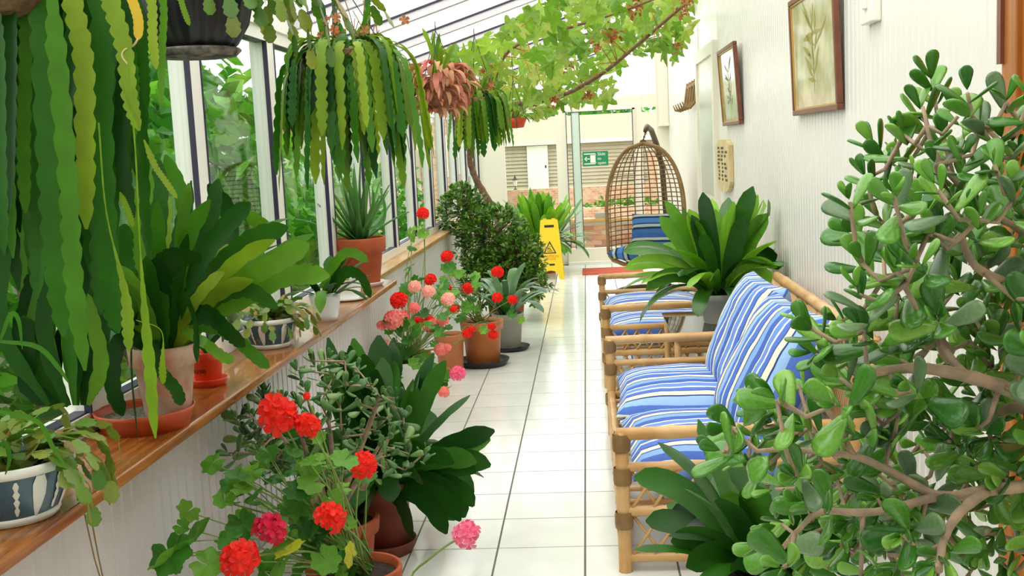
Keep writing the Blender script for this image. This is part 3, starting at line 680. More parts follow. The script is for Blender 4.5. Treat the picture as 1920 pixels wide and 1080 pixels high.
# stand
pt = at(1213, 238, EY); es = thing('chair_stand', 'curved bronze pole stand carrying the rattan egg chair', 'stand', (EX+.3, EY+.55, 0))
hx = at(1211, 240, EY-.15); m = MB()
pb_ = at(1252, 470, EY+.45)
m.tube([(pb_.x, EY+.5, .02), (pb_.x, EY+.5, .7), (pb_.x-.03, EY+.46, 1.25), (pb_.x-.09, EY+.30, hx.z-.16), (pb_.x-.15, EY+.1, hx.z-.02), (pb_.x-.2, EY-.07, hx.z+.015), (hx.x, EY-.18, hx.z-.01), (hx.x-.012, EY-.2, hx.z-.035)], [.03, .03, .03, .029, .028, .027, .025, .018], 10); m.build('pole', pole_m, es)
m = MB(); m.tube([(.06+EX+.36*math.cos(2*PI*i/24), EY+.15+.42*math.sin(2*PI*i/24), .02) for i in range(25)], .02, 8); m.tube([(pb_.x, EY+.5, .02), (EX+.06, EY-.25, .02)], .02, 8); m.build('base_ring', pole_m, es)
m = MB(); c0 = Vector((hx.x, EY-.18, hx.z-.03)); c1 = Vector((EX, EY-.18, zT+.02))
for i in range(6):
    p = c0.lerp(c1, (i+.5)/6); r = (c1-c0).length/10
    d = (c1-c0).normalized(); s_ = d.cross(Vector((0, 1, 0))).normalized() if i % 2 else Vector((0, 1, 0))
    m.tube([p+(d*math.cos(2*PI*k/8)*1.2+s_*math.sin(2*PI*k/8)*.7)*r for k in range(9)], .004, 4)
m.build('chain', chain_m, es)
GE = 'navy striped cushions in the egg chair'
cushion('egg_seat_cushion', 'navy striped seat cushion in the rattan egg chair', TR((EX+.03, EY+.02, zB+.09)) @ RZ(PI/2-.3) @ RY(.1), .62, .68, .15, egg_m, 9, GE)
cushion('egg_back_cushion', 'navy striped back cushion standing in the rattan egg chair', TR((EX+.10, EY+.12, zB+.27)) @ RZ(-.25) @ RX(PI/2-.45) , .48, .44, .13, egg_m, 10, GE)

# ------------------------------------------------------------------ leaf shapes
def catmull(P, n):
    P = [Vector(p) for p in P]; Q = [P[0]*2-P[1]] + P + [P[-1]*2-P[-2]]; k = len(P)-1; out = []
    for i in range(n):
        t = i/(n-1)*k; s = min(int(t), k-1); u = t-s; a, b, c, d = Q[s], Q[s+1], Q[s+2], Q[s+3]
        out.append(.5*((2*b)+(c-a)*u+(2*a-5*b+4*c-d)*u*u+(3*b-a-3*c+d)*u**3))
    return out
def pr_epi(t): return min(1, .25+t*4)*(1 if t < .8 else math.sqrt(max(.02, 1-((t-.8)/.2)**2)))
def pr_stemmy(t): return (.12 if t < .45 else .12+.88*min(1, (t-.45)/.3))*(1 if t < .82 else math.sqrt(max(.02, 1-((t-.82)/.18)**2)))
def pr_strap(t): return (.5+.5*min(1, t*2.2))*(1 if t < .78 else math.sqrt(max(.006, 1-((t-.78)/.22)**2)))
def pr_aloe(t): return max(.03, (1-t)**.85)
def pr_blade(t): return max(.03, math.sin(PI*min(.98, .12+.88*t))**.6)
def strap(pts, w_, hint, serr=0., fold=.12, prof=pr_epi, twist=0., wav=0.):
    m = MB(); n = len(pts); base = pts[0].copy(); nr = Vector(hint); vs = []; fs = []
    for i, p in enumerate(pts):
        t = i/(n-1); d = (pts[min(i+1, n-1)]-pts[max(i-1, 0)]).normalized()
        s = d.cross(nr)
        if s.length < 1e-4: s = d.orthogonal()
        s.normalize(); nr = s.cross(d)
        if twist: s = Matrix.Rotation(twist*t, 3, d) @ s
        nn = s.cross(d); wd = w_*prof(t)*.5
        if serr and i < n-1: wd *= 1-serr*2.2*(0, .25, 1)[i % 3]
        q = p-base; e = nn*(fold*wd + wav*wd*math.sin(t*9+w_*500))
        vs += [q - s*wd + e, q, q + s*wd + e]
    for i in range(n-1):
        a = i*3; fs += [(a, a+1, a+4, a+3), (a+1, a+2, a+5, a+4)]
    return m.add(vs, fs), base
def leafstrap(t, pts, w_, hint, mat, name='leaf', **k):
    m, b = strap(pts, w_, hint, **k); return m.build(name, mat, t, True, TR(b))
def arch(base, az, el, L, droop, n=10, pw=1.4):
    p = Vector(base); out = [p.copy()]
    for i in range(n-1):
        e = el - droop*((i+.5)/(n-1))**pw
        p = p + Vector((math.cos(az)*math.cos(e), math.sin(az)*math.cos(e), math.sin(e)))*(L/(n-1)); out.append(p.copy())
    return out
def orient(p, d, up, s):
    d = Vector(d).normalized(); y = Vector(up).cross(d)
    if y.length < 1e-3: y = d.orthogonal()
    y.normalize(); z = d.cross(y)
    M = Matrix((d, y, z)).transposed().to_4x4(); M.translation = Vector(p)
    return M @ Matrix.Scale(s, 4)
def succ_leaf(curve, wd=.56, th=.13, n=8, nr=8):
    m = MB(); vs = [(0, 0, 0)]; fs = []
    for i in range(1, nr):
        t = math.sin(i/nr*PI/2); x = t; hw = wd/2*(t**.75)*math.sqrt(max(0, 1-(max(0, t-.62)/.38)**2.0))*1.08 + .012; z = curve*t*t; h = th/2*math.sqrt(hw/(wd/2))
        for j in range(n):
            a = 2*PI*j/n; vs.append((x, hw*math.cos(a), z+h*math.sin(a)))
    vs.append((1, 0, curve)); L = len(vs)-1
    for j in range(n): fs.append((0, 1+(j+1) % n, 1+j)); fs.append((L, 1+(nr-2)*n+j, 1+(nr-2)*n+(j+1) % n))
    for i in range(nr-2):
        for j in range(n): fs.append((1+i*n+j, 1+i*n+(j+1) % n, 1+(i+1)*n+(j+1) % n, 1+(i+1)*n+j))
    return m.add(vs, fs)
def polar_leaf(rf, n, cup, mids=2, wave=0.):
    m = MB(); vs = [(0, 0, 0)]; fs = []
    for k in range(1, mids+1):
        for j in range(n):
            a = -PI*.97+2*PI*.97*j/(n-1); r = rf(a)*k/mids
            vs.append((r*math.cos(a), r*math.sin(a), cup*(k/mids)**2 + wave*math.sin(a*4)*(k/mids)))
    for j in range(n-1):
        fs.append((0, 1+j, 2+j))
        for k in range(mids-1): fs.append((1+k*n+j, 1+(k+1)*n+j, 2+(k+1)*n+j, 2+k*n+j))
    return m.add(vs, fs)
def ger_r(a): return .5*(1+.10*math.cos(7*a)+.03*math.cos(28*a))*(.62+.38*min(1, (PI-abs(a))/.5))
def vine_r(a):
    b = abs(a); lob = max(math.exp(-(b/.36)**2)*1.0, math.exp(-((b-1.15)/.36)**2)*.88, math.exp(-((b-2.2)/.38)**2)*.62)
    return .58*(.42+.62*lob)*(1+.06*math.cos(a*22))
def petals(m, c, d, r, np_=5, R=rnd):
    d = Vector(d).normalized(); u = d.orthogonal().normalized(); v = d.cross(u); a0 = R.uniform(0, 6)
    for k in range(np_):
        a = a0+2*PI*k/np_; e = u*math.cos(a)+v*math.sin(a); f = d.cross(e)
        m.add([c, c+e*r*.55+f*r*.36+d*r*.25, c+e*r*.98+f*r*.30+d*r*.2, c+e*r*1.05+d*r*.1, c+e*r*.98-f*r*.30+d*r*.2, c+e*r*.55-f*r*.36+d*r*.25], [(0, 1, 2, 3), (0, 3, 4, 5)])
floret_me = {}
def floret(mat):
    if mat.name not in floret_me:
        m = MB(); petals(m, Vector((0, 0, 0)), (0, 0, 1), 1.); floret_me[mat.name] = m.mesh('floret', mat, False)
    return floret_me[mat.name]
head_me = {}
def head_mesh(mat, var, n=26, squash=.8):
    k = (mat.name, var)
    if k not in head_me:
        m = MB(); R = random.Random(var+3)
        for i in range(n):
            z = 1-1.35*(i+.5)/n; a = i*2.39996; s = math.sqrt(max(0, 1-z*z)); d = Vector((s*math.cos(a), s*math.sin(a), z*squash))
            petals(m, d*.72, (d+Vector((R.uniform(-.3, .3), R.uniform(-.3, .3), .1))), .38, 5, R)
        m.ball((0, 0, 0), .62, 6, (1, 1, squash)); head_me[k] = m.mesh('flower_head', mat, False)
    return head_me[k]
def stalk(t, a, b, r, mat=stem_g, bow=.1, name='stalk', n=7):
    a = Vector(a); b = Vector(b); c = (a+b)/2+Vector((U(-1, 1)*bow, U(-1, 1)*bow, abs(U(.2, 1))*bow))*(b-a).length
    pts = [a*(1-u)**2+c*2*u*(1-u)+b*u*u for u in [i/(n-1) for i in range(n)]]
    return MB().tube(pts, [r*(1-.4*i/(n-1)) for i in range(n)], 5).build(name, mat, t)
def pot(t, c, rt, rb, h, mat, rim=.22, n=30, soilm=None, name='pot', lip=1.1):
    m = MB(); zr = h*(1-rim); rr = rb+(rt-rb)*(1-rim)
    m.lathe([(0, .0), (rb*.97, 0), (rb, .004), (rr/lip**.5, zr), (rt, zr+.004), (rt*1.03, h-.006), (rt*1.02, h), (rt*.93, h), (rt*.9, h-.03)], n, c); p = m.build(name, mat, t)
    s = MB(); s.lathe([(0, h-.022), (rt*.5, h-.018), (rt*.92, h-.026)], n, c); s.build('soil', soilm or soil, t); return p
def saucer(t, c, r, h, mat, inner=None):
    MB().lathe([(0, 0), (r*.86, 0), (r*.97, h*.75), (r, h), (r*.97, h), (r*.93, h*.8), (r*.82, h*.3), (0, h*.3)], 32, c).build('saucer', mat, t)
    if inner: MB().lathe([(0, h*.62), (r*.9, h*.6)], 32, c).build('gravel', inner, t)
def inpoly(x, y, P):
    c = False; j = len(P)-1
    for i in range(len(P)):
        if (P[i][1] > y) != (P[j][1] > y) and x < (P[j][0]-P[i][0])*(y-P[i][1])/(P[j][1]-P[i][1])+P[i][0]: c = not c
        j = i
    return c
def scatter(P, sp, R, n=4000):
    xs = [p[0] for p in P]; ys_ = [p[1] for p in P]; out = []
    for _ in range(n):
        x, y = R.uniform(min(xs), max(xs)), R.uniform(min(ys_), max(ys_))
        if inpoly(x, y, P) and all((x-a)**2+(y-b)**2 > sp*sp for a, b in out): out.append((x, y))
    return out
def place_many(t, items, limit, mat, name='leaf', rest='more_leaves'):
    """items: (priority, mesh, matrix); the largest `limit` become parts, the rest one stuff part"""
    items.sort(key=lambda q: -q[0]); acc = MB()
    for k, (_, me, M) in enumerate(items):
        if k < limit: ob(name, me, t, M)
        else: tri_merge(acc, me, M)
    if acc.v: tag(acc.build(rest, mat, t), kind='stuff')

# ------------------------------------------------------------------ jade plants
jade_mes = [succ_leaf(c, w_, th).mesh('leaf', jade_m) for c, w_, th in ((.06, .56, .12), (-.08, .6, .13), (.14, .48, .11), (.0, .62, .12))]+[succ_leaf(c, w_, .11).mesh('leaf', jade_g) for c, w_ in ((.05, .5), (-.1, .56))]
jade_mes_d = [succ_leaf(c, w_, .12, 6, 6).mesh('leaf', jade_d) for c, w_ in ((.06, .5), (-.08, .54), (.14, .46))]
def rosette(items, c, ax, s, pairs, mes, R, spread=1.15):
    ax = Vector(ax).normalized(); u = ax.orthogonal().normalized(); v = ax.cross(u); a0 = R.uniform(0, PI)
    for k in range(pairs):
        f = k/max(1, pairs-1); op = spread*(1-f)+.35*f; sz = s*(1-.45*f)*R.uniform(.8, 1.15); b = Vector(c) + ax*(k-pairs*.6)*s*.28
        for j in (0, 1):
            a = a0+k*PI/2+j*PI+R.uniform(-.25, .25); e = u*math.cos(a)+v*math.sin(a); o = op+R.uniform(-.25, .25)
            d = e*math.sin(o)+ax*math.cos(o); up = ax*math.sin(o)-e*math.cos(o)
            items.append((sz/(max(.3, b.y)), R.choice(mes), orient(b, d, up+Vector((R.uniform(-.3, .3), R.uniform(-.3, .3), 0)), sz)))
def branch(t, pts, r0, r1, mat, name='branch', n=9):
    P = catmull(pts, n*(len(pts)-1)//2+3); k = len(P)
    MB().tube(P, [(r0+(r1-r0)*i/(k-1))*(1.12 if i % 3 == 0 else 1) for i in range(k)], 8).build(name, mat, t); return P
R = random.Random(21)
jf = thing('jade_plant', 'large glossy jade plant with thick bare branches in the right foreground', 'plant', (.95, 1.55, 0))
pot(jf, (.86, 1.5, 0), .17, .12, .30, terra, soilm=soil)
def J(x, y, d=0): return at(x, y, 1.68+d)
tr0 = [Vector((.86, 1.5, .27)), J(2120, 1080, .0), J(2010, 880, 0), J(1960, 770, -.02)]
P0 = branch(jf, tr0, .034, .018, jadebark, 'trunk')
nodes = list(P0[-4:])
for pts, r0, r1 in (
    ([J(1960, 770), J(1890, 730, -.02), J(1810, 705, -.04), J(1720, 690, -.05), J(1630, 700, -.06)], .017, .009),
    ([J(1960, 775), J(1895, 765, .05), J(1850, 795, .08), J(1760, 838, .12)], .014, .007),
    ([J(2010, 900), J(1850, 920, -.05), J(1760, 930, -.05), J(1680, 890, -.05), J(1600, 855, -.06), J(1470, 842, -.08)], .014, .006),
    ([J(1960, 770), J(1950, 600, .1), J(1930, 450, .12), J(1850, 395, .1), J(1790, 360, .1)], .015, .007),
    ([J(1955, 600, .1), J(1935, 420, .25), J(1900, 300, .3), J(1850, 240, .3)], .012, .006),
    ([J(1950, 610, .1), J(1900, 540, 0), J(1830, 500, -.05), J(1800, 440, -.05)], .012, .006),
    ([J(1850, 920, -.05), J(1800, 960, -.1), J(1770, 1010, -.15), J(1760, 1070, -.2)], .011, .007),
    ([J(1810, 705, -.04), J(1760, 640, .05), J(1740, 560, .1), J(1660, 520, .1)], .010, .005),
    ([J(1760, 930, -.05), J(1640, 960, -.1), J(1540, 960, -.1), J(1490, 1000, -.1)], .010, .005),
    ([J(1600, 855, -.06), J(1560, 780, -.06), J(1520, 740, -.06)], .007, .004),
    ([J(1850, 395, .1), J(1760, 300, .12), J(1730, 200, .14)], .008, .004)):
    nodes += branch(jf, pts, r0*.72, r1*.72, jadebark)
JP = [(1925, 150), (1880, 200), (1790, 145), (1735, 165), (1700, 235), (1650, 270), (1595, 340), (1560, 400), (1580, 470), (1620, 540), (1580, 590), (1500, 615), (1490, 650), (1540, 690), (1430, 740), (1360, 790), (1355, 850), (1430, 890), (1450, 960), (1420, 1040), (1440, 1090), (1990, 1090), (1990, 150)]
items = []; tw_ = MB()
tips_ = [J(x, y, R.uniform(-.22, .32)) for x, y in scatter(JP, 43, R, 8000)]
tips_.sort(key=lambda c: min((q-c).length for q in nodes)); ctr = J(1930, 760, .1)
for c in tips_:
    ax = (c-ctr).normalized()*1.0 + Vector((R.uniform(-.5, .3), R.uniform(-.9, .1), R.uniform(.1, .9)))
    nd = min(nodes, key=lambda q: (q-c).length); mid = (nd+c)/2+Vector((0, 0, -.02))
    tw_.tube([nd, mid, c], [.0042, .0036, .003], 6); nodes += [mid, c]
    rosette(items, c, ax, R.uniform(.058, .084), R.choice((3, 3, 4)), jade_mes, R)
place_many(jf, items, 300, jade_m); tag(tw_.build('twigs', jadebark, jf), kind='stuff')

def jade_bush(label, base, rb, hgt, poly, Y, sp, size, mats, seedv, dY=.25, nb=9, potmat=terra, pairs=(3, 4), limit=300, name='jade_shrub'):
    R = random.Random(seedv); t = thing(name, label, 'plant', base); pot(t, base, rb, rb*.75, hgt, potmat)
    top = Vector(base)+Vector((0, 0, hgt-.02)); pts = [(x, y, at(x, y, Y+R.uniform(-dY, dY))) for x, y in scatter(poly, sp, R)]
    pts = [(x, y, Vector((max(p.x, -1.17), p.y, p.z if p.x > -1.06 else min(p.z, .70)))) for x, y, p in pts]
    ends = R.sample(pts, min(nb, len(pts))); nodes = []
    for _, _, e in ends:
        s = top+Vector((R.uniform(-.04, .04), R.uniform(-.04, .04), 0)); nodes += branch(t, [s, s.lerp(e, .5)+Vector((0, 0, R.uniform(-.02, .06))), e], .016, .006, jadebark)[3:]
    items = []; tw_ = MB()
    pts.sort(key=lambda e: min((q-e[2]).length for q in nodes))
    for _, _, c in pts:
        nd = min(nodes, key=lambda q: (q-c).length); tw_.tube([nd, (nd+c)/2, c], [.004, .0035, .003], 5); nodes += [(nd+c)/2, c]
        rosette(items, c, (c-top).normalized()+Vector((R.uniform(-.4, .4), R.uniform(-.6, .2), R.uniform(0, .7))), size*R.uniform(.8, 1.2), R.choice(pairs), mats, R)
    place_many(t, items, limit, jade_d); tag(tw_.build('twigs', jadebark, t), kind='stuff'); return t
b0 = fl(585, 1090); b0 = Vector((-.93, 3.72, 0))
jade_bush('bushy small leaved jade shrub behind the front red geranium', b0, .15, .25,
          [(395, 830), (420, 760), (480, 700), (520, 690), (560, 670), (620, 655), (690, 700), (740, 745), (765, 800), (800, 850), (740, 900), (690, 880), (600, 900), (520, 880), (440, 870)], 3.6, 25, .066, jade_mes_d, 4, .26, 9, pairs=(3, 4))

# ------------------------------------------------------------------ strap-leaved plants
def clump(t, base, n, L, w_, el, droop, mats, R, spread=.06, az=(0, 2*PI), prof=pr_strap, serr=0., npt=15, fold=.18, limit=300, pw=1.4, name='leaf', twist=0., face=0.):
    for k in range(n):
        a = R.uniform(*az); b = Vector(base)+Vector((math.cos(a), math.sin(a), 0))*R.uniform(0, spread)
        pts = arch(b, a, R.uniform(*el), R.uniform(*L), R.uniform(*droop), npt, pw)
        pts = [Vector((min(.985, max(-1.22 if p.z < .76 else -1.34, p.x)), p.y, p.z)) for p in pts]
        leafstrap(t, pts, w_*R.uniform(.8, 1.2), (R.uniform(-.4, .4), -1, .5) if R.random() < face else Vector((math.cos(a), math.sin(a), .6)) if pts[1].z > pts[0].z else (0, 0, 1), R.choice(mats), name, serr=serr, fold=fold, prof=prof, twist=R.uniform(-twist, twist))
R = random.Random(31)
ct = thing('clivia', 'leafy clivia in a pot on the glass table between the sofas', 'plant', (.72, 6.25, .482))
pot(ct, (.72, 6.25, .482), .13, .09, .17, whitepot)
b = (.72, 6.25, .64)
clump(ct, b, 30, (.45, .66), .085, (1.1, 1.5), (.1, .6), [clivia_y, clivia_m, clivia_y], R, .07, face=.4)
clump(ct, b, 34, (.45, .62), .085, (.7, 1.15), (.7, 1.6), [clivia_m, clivia_y], R, .07, face=.35)
clump(ct, b, 16, (.4, .52), .08, (.3, .7), (1.2, 2.0), [clivia_m], R, .08)
fh = MB(); p = at(1396, 425, 6.3); petals(fh, p, (-.3, -1, .5), .05); petals(fh, p+Vector((.02, 0, .03)), (.3, -1, .5), .045); fh.build('flower', orange_f, ct, False); stalk(ct, b, p, .006)
R = random.Random(33)
cf = thing('clivia', 'dark leaved clivia below the near sofa arm in the right foreground', 'plant', (.47, 3.2, 0))
pot(cf, (.47, 3.2, 0), .14, .10, .24, terra_dark); b = (.47, 3.2, .22)
clump(cf, b, 20, (.34, .50), .08, (1.0, 1.45), (.3, 1.3), [clivia_m, epi_dark], R, .07, face=.4)
clump(cf, b, 26, (.28, .40), .08, (.6, 1.1), (.8, 1.9), [clivia_m, epi_dark], R, .07, face=.4)
R = random.Random(35)
cl = thing('clivia', 'grey green clivia arching from a grey pot beside the tile joint', 'plant', fl(958, 652) * Vector((1, 1, 0)))
q = fl(955, 655); pot(cl, (q.x, q.y, .02), .12, .09, .26, pm('grey_pot', '#a8a49a', .6)); saucer(cl, (q.x, q.y, 0), .16, .03, blackpl)
dust = leafmat('leaf_clivia_dusty', ['#4f7058', '#6b8a72', '#86a08a', '#2f5a34'], .3, .15)
clump(cl, (q.x, q.y, .26), 30, (.42, .6), .055, (.8, 1.4), (.9, 1.9), [dust, dust, clivia_m], R, .06)
R = random.Random(36)
sp_ = at(1018, 455, 13.35); sw_t = thing('sword_plant', 'tall bright sword leaved plant behind the yellow wet floor sign', 'plant', (sp_.x, 13.35, 0))
pot(sw_t, (sp_.x, 13.35, 0), .19, .14, .36, terra); b = (sp_.x, 13.35, .33)
clump(sw_t, b, 80, (.5, .72), .075, (.85, 1.5), (-.1, .4), [clivia_y], R, .14)
clump(sw_t, b, 44, (.45, .65), .07, (.3, .9), (.6, 1.9), [clivia_y, clivia_m], R, .14)
# floor epiphyllum, dark terracotta pot
R = random.Random(37); q = fl(722, 1032)
ef = thing('orchid_cactus', 'upright orchid cactus in a dark red pot on the floor tiles', 'plant', (q.x, q.y, 0))
saucer(ef, (q.x, q.y, 0), .125, .05, terra_dark); pot(ef, (q.x, q.y, .02), .12, .09, .26, terra_dark)
b = (q.x, q.y, .26)
clump(ef, b, 30, (.38, .60), .085, (1.15, 1.5), (-.1, .4), [epi_dark, epi_dark, clivia_m], R, .08, prof=pr_epi, serr=.05, npt=16, fold=.1, twist=.3, face=.6)
clump(ef, b, 36, (.32, .48), .085, (.5, 1.1), (.4, 1.6), [epi_dark, clivia_m], R, .08, prof=pr_epi, serr=.05, npt=16, fold=.1, twist=.3, face=.6)
clump(ef, b, 16, (.32, .46), .085, (.1, .5), (1.0, 1.9), [epi_dark], R, .08, az=(-2.2, 1.2), prof=pr_epi, serr=.05, npt=16, fold=.1, face=.7)

# ------------------------------------------------------------------ shelf plants
ZS = .80
R = random.Random(41)
# 1 large orchid cactus in limed terracotta pot standing in a rust saucer
q = fl(288, 800, ZS); q.x = -1.235
oc = thing('orchid_cactus', 'big orchid cactus in a limed terracotta pot standing in a rust saucer', 'plant', (q.x, q.y, ZS))
saucer(oc, (q.x, q.y, ZS), .135, .055, saucer_pl, gravel)
pc_ = at(310, 700, q.y+.02); pot(oc, (pc_.x, q.y+.02, ZS+.02), .092, .06, .205, terra_lime, rim=.28)
def eleaf(t, pts, wpx, mat, serr=.07, prof=pr_epi, hint=(0, -1, .3), fold=.2, n=28, twist=0.):
    Ym = sum(p[2] for p in pts)/len(pts); P = catmull([at(*p) for p in pts], n)
    return leafstrap(t, P, pxm(wpx, Ym), hint, mat, serr=serr, prof=prof, fold=fold, twist=twist)
yb = q.y
for pts, wp, mt in (
    ([(330, 610, yb), (450, 565, yb), (540, 520, yb-.1), (618, 518, yb-.15)], 44, epi_hang),
    ([(330, 600, yb), (430, 540, yb), (520, 490, yb-.15), (580, 458, yb-.2)], 46, epi_hang),
    ([(320, 600, yb), (400, 510, yb+.1), (470, 450, yb+.1), (540, 425, yb+.1)], 40, epi_dark),
    ([(310, 600, yb), (370, 500, yb), (420, 430, yb), (470, 380, yb)], 42, epi_dark),
    ([(310, 600, yb), (370, 480, yb+.1), (400, 400, yb+.1), (410, 335, yb+.1)], 40, epi_hang),
    ([(300, 600, yb), (330, 500, yb), (345, 420, yb), (360, 350, yb)], 44, epi_dark),
    ([(290, 600, yb), (290, 500, yb+.1), (300, 400, yb+.1), (300, 300, yb+.1)], 44, epi_dark),
    ([(290, 600, yb), (260, 500, yb), (265, 400, yb), (280, 320, yb)], 40, epi_hang),
    ([(310, 600, yb), (300, 520, yb-.1), (330, 480, yb-.15), (375, 475, yb-.2)], 56, epi_dark),
    ([(300, 600, yb), (250, 540, yb-.1), (230, 480, yb-.1), (235, 420, yb-.1)], 44, epi_dark),
    ([(330, 600, yb), (390, 590, yb-.1), (430, 620, yb-.15), (460, 650, yb-.15)], 42, epi_dark),
    ([(340, 610, yb), (400, 560, yb), (460, 540, yb-.1), (520, 575, yb-.1)], 40, epi_dark),
    ([(340, 610, yb), (420, 620, yb-.05), (470, 660, yb-.1), (505, 690, yb-.1)], 26, epi_hang),
    ([(330, 610, yb), (350, 560, yb-.1), (370, 610, yb-.15), (370, 680, yb-.15)], 34, epi_dark),
    ([(330, 610, yb), (380, 640, yb-.12), (420, 670, yb-.14), (440, 672, yb-.14)], 22, clivia_y),
    ([(290, 610, yb), (250, 600, yb-.1), (245, 700, yb-.16), (258, 830, yb-.16)], 32, epi_dark),
    ([(300, 610, yb), (225, 640, yb-.1), (210, 720, yb-.15), (230, 780, yb-.15)], 34, epi_dark),
    ([(280, 610, yb), (300, 690, yb-.12), (330, 730, yb-.14), (340, 760, yb-.14)], 26, epi_dark),
    ([(310, 600, yb), (420, 470, yb+.2), (430, 400, yb+.25), (390, 345, yb+.25)], 36, epi_dark),
    ([(310, 600, yb), (450, 500, yb+.2), (500, 440, yb+.25), (460, 395, yb+.25)], 36, epi_hang),
    ([(310, 600, yb), (350, 450, yb+.2), (340, 360, yb+.25), (310, 290, yb+.25)], 36, epi_hang)):
    eleaf(oc, pts, wp, mt, twist=U(-.5, .5))
for _ in range(42):
    a = R.uniform(0, 2*PI); bb = Vector((pc_.x+.04*math.cos(a), yb+.02+.04*math.sin(a), 1.0)); pts = arch(bb, a, R.uniform(.8, 1.45), R.uniform(.3, .52), R.uniform(.1, 1.2), 19)
    pts = [Vector((max(-1.345, p.x), p.y, p.z)) for p in pts]
    leafstrap(oc, pts, R.uniform(.03, .048), (0, -1, .4), R.choice([epi_dark, epi_hang, epi_hang, epi_gold]), serr=.08, twist=R.uniform(-.6, .6))
# 2 second brown pot behind the bowl
R = random.Random(42); q2 = fl(195, 745, ZS); q2.x = max(q2.x, -1.285)
oc2 = thing('orchid_cactus', 'dark orchid cactus in a brown pot behind the blue and white bowl', 'plant', (q2.x, q2.y-.06, ZS))
q2.y -= .06; pot(oc2, (q2.x, q2.y, ZS), .075, .055, .15, terra_dark)
clump(oc2, (q2.x, q2.y, .93), 30, (.3, .5), .05, (.9, 1.5), (0, 1.0), [epi_dark, epi_dark, epi_hang], R, .04, az=(-2.5, 1.4), prof=pr_epi, serr=.07, npt=13, twist=.6)
for k in range(30):
    x0, y0 = R.uniform(-20, 200), R.uniform(720, 790); x1 = x0+R.uniform(-70, 60); y1 = R.uniform(330, 600); Yq = R.uniform(2.35, 2.6)
    P = [Vector((max(p.x, -1.33), p.y, p.z)) for p in catmull([at(x0*.4+90, 760, Yq), at(x0, (y0+y1)/2+40, Yq), at((x0+x1)/2, y1+60, Yq), at(x1, y1, Yq)], 19)]
    leafstrap(oc2, P, R.uniform(.035, .05), (R.uniform(-.5, .5), -1, .2), R.choice([epi_dark, epi_dark, epi_hang]), serr=.08, twist=R.uniform(-.6, .6))
# 3 small orange pot
q = fl(392, 722, ZS); so = thing('small_pot_plant', 'small orange plastic pot with handwritten name on an orange saucer', 'pot', (q.x, q.y, ZS))
saucer(so, (q.x, q.y, ZS), .062, .026, orange_pl); pot(so, (q.x, q.y, ZS+.008), .052, .041, .105, orange_pl, rim=.3, lip=1.02)
zc = ZS+.055
tm = text('Cause', .028, pm('marker_ink', '#5a1208', .6), so, Matrix.Identity(4), 'handwriting', ext=.0003)
for v in tm.data.vertices:   # wrapped round the pot wall
    x, y = v.co.x-.012, v.co.y; r = .0478+y*.09; a = -PI/2-.25+x/r; v.co = Vector((q.x+r*math.cos(a), q.y+r*math.sin(a), zc+y))
for k in range(5): leafstrap(so, arch((q.x, q.y, ZS+.10), k*1.3, 1.2, .09, .8, 7), .018, (0, -1, .5), epi_dark, prof=pr_strap)
# 4 blue and white bowls with christmas cactus
seg_m = MB(); o_ = [(0, .10), (.12, .22), (.3, .27), (.42, .36), (.55, .30), (.72, .36), (.85, .25), (1, .12)]
sv = [(x, y, .03-.05*abs(y)) for x, y in o_]+[(x, 0, .055) for x, y in o_]+[(x, -y, .03-.05*abs(y)) for x, y in o_]; nn = len(o_)
sf = [(i, nn+i, nn+i+1, i+1) for i in range(nn-1)]+[(nn+i, 2*nn+i, 2*nn+i+1, nn+i+1) for i in range(nn-1)]
seg_me = seg_m.add(sv, sf).mesh('segment', xmas_m)
def cactus_chain(t, items, base, az, el, n, L, R, gravity=.42, floor_z=None):
    p = Vector(base); e = el
    for k in range(n):
        d = Vector((math.cos(az)*math.cos(e), math.sin(az)*math.cos(e), math.sin(e)))
        if floor_z is not None and (p+d*L).z < floor_z: break
        up = Vector((-math.cos(az)*math.sin(e), -math.sin(az)*math.sin(e), math.cos(e)))+Vector((R.uniform(-.7, .7), R.uniform(-.7, .7), 0))
        items.append((L/p.y, seg_me, orient(p, d, up, L*R.uniform(.9, 1.1)))); p = p+d*L*.93; e -= gravity*R.uniform(.5, 1.4); az += R.uniform(-.3, .3); e = max(e, -1.5)
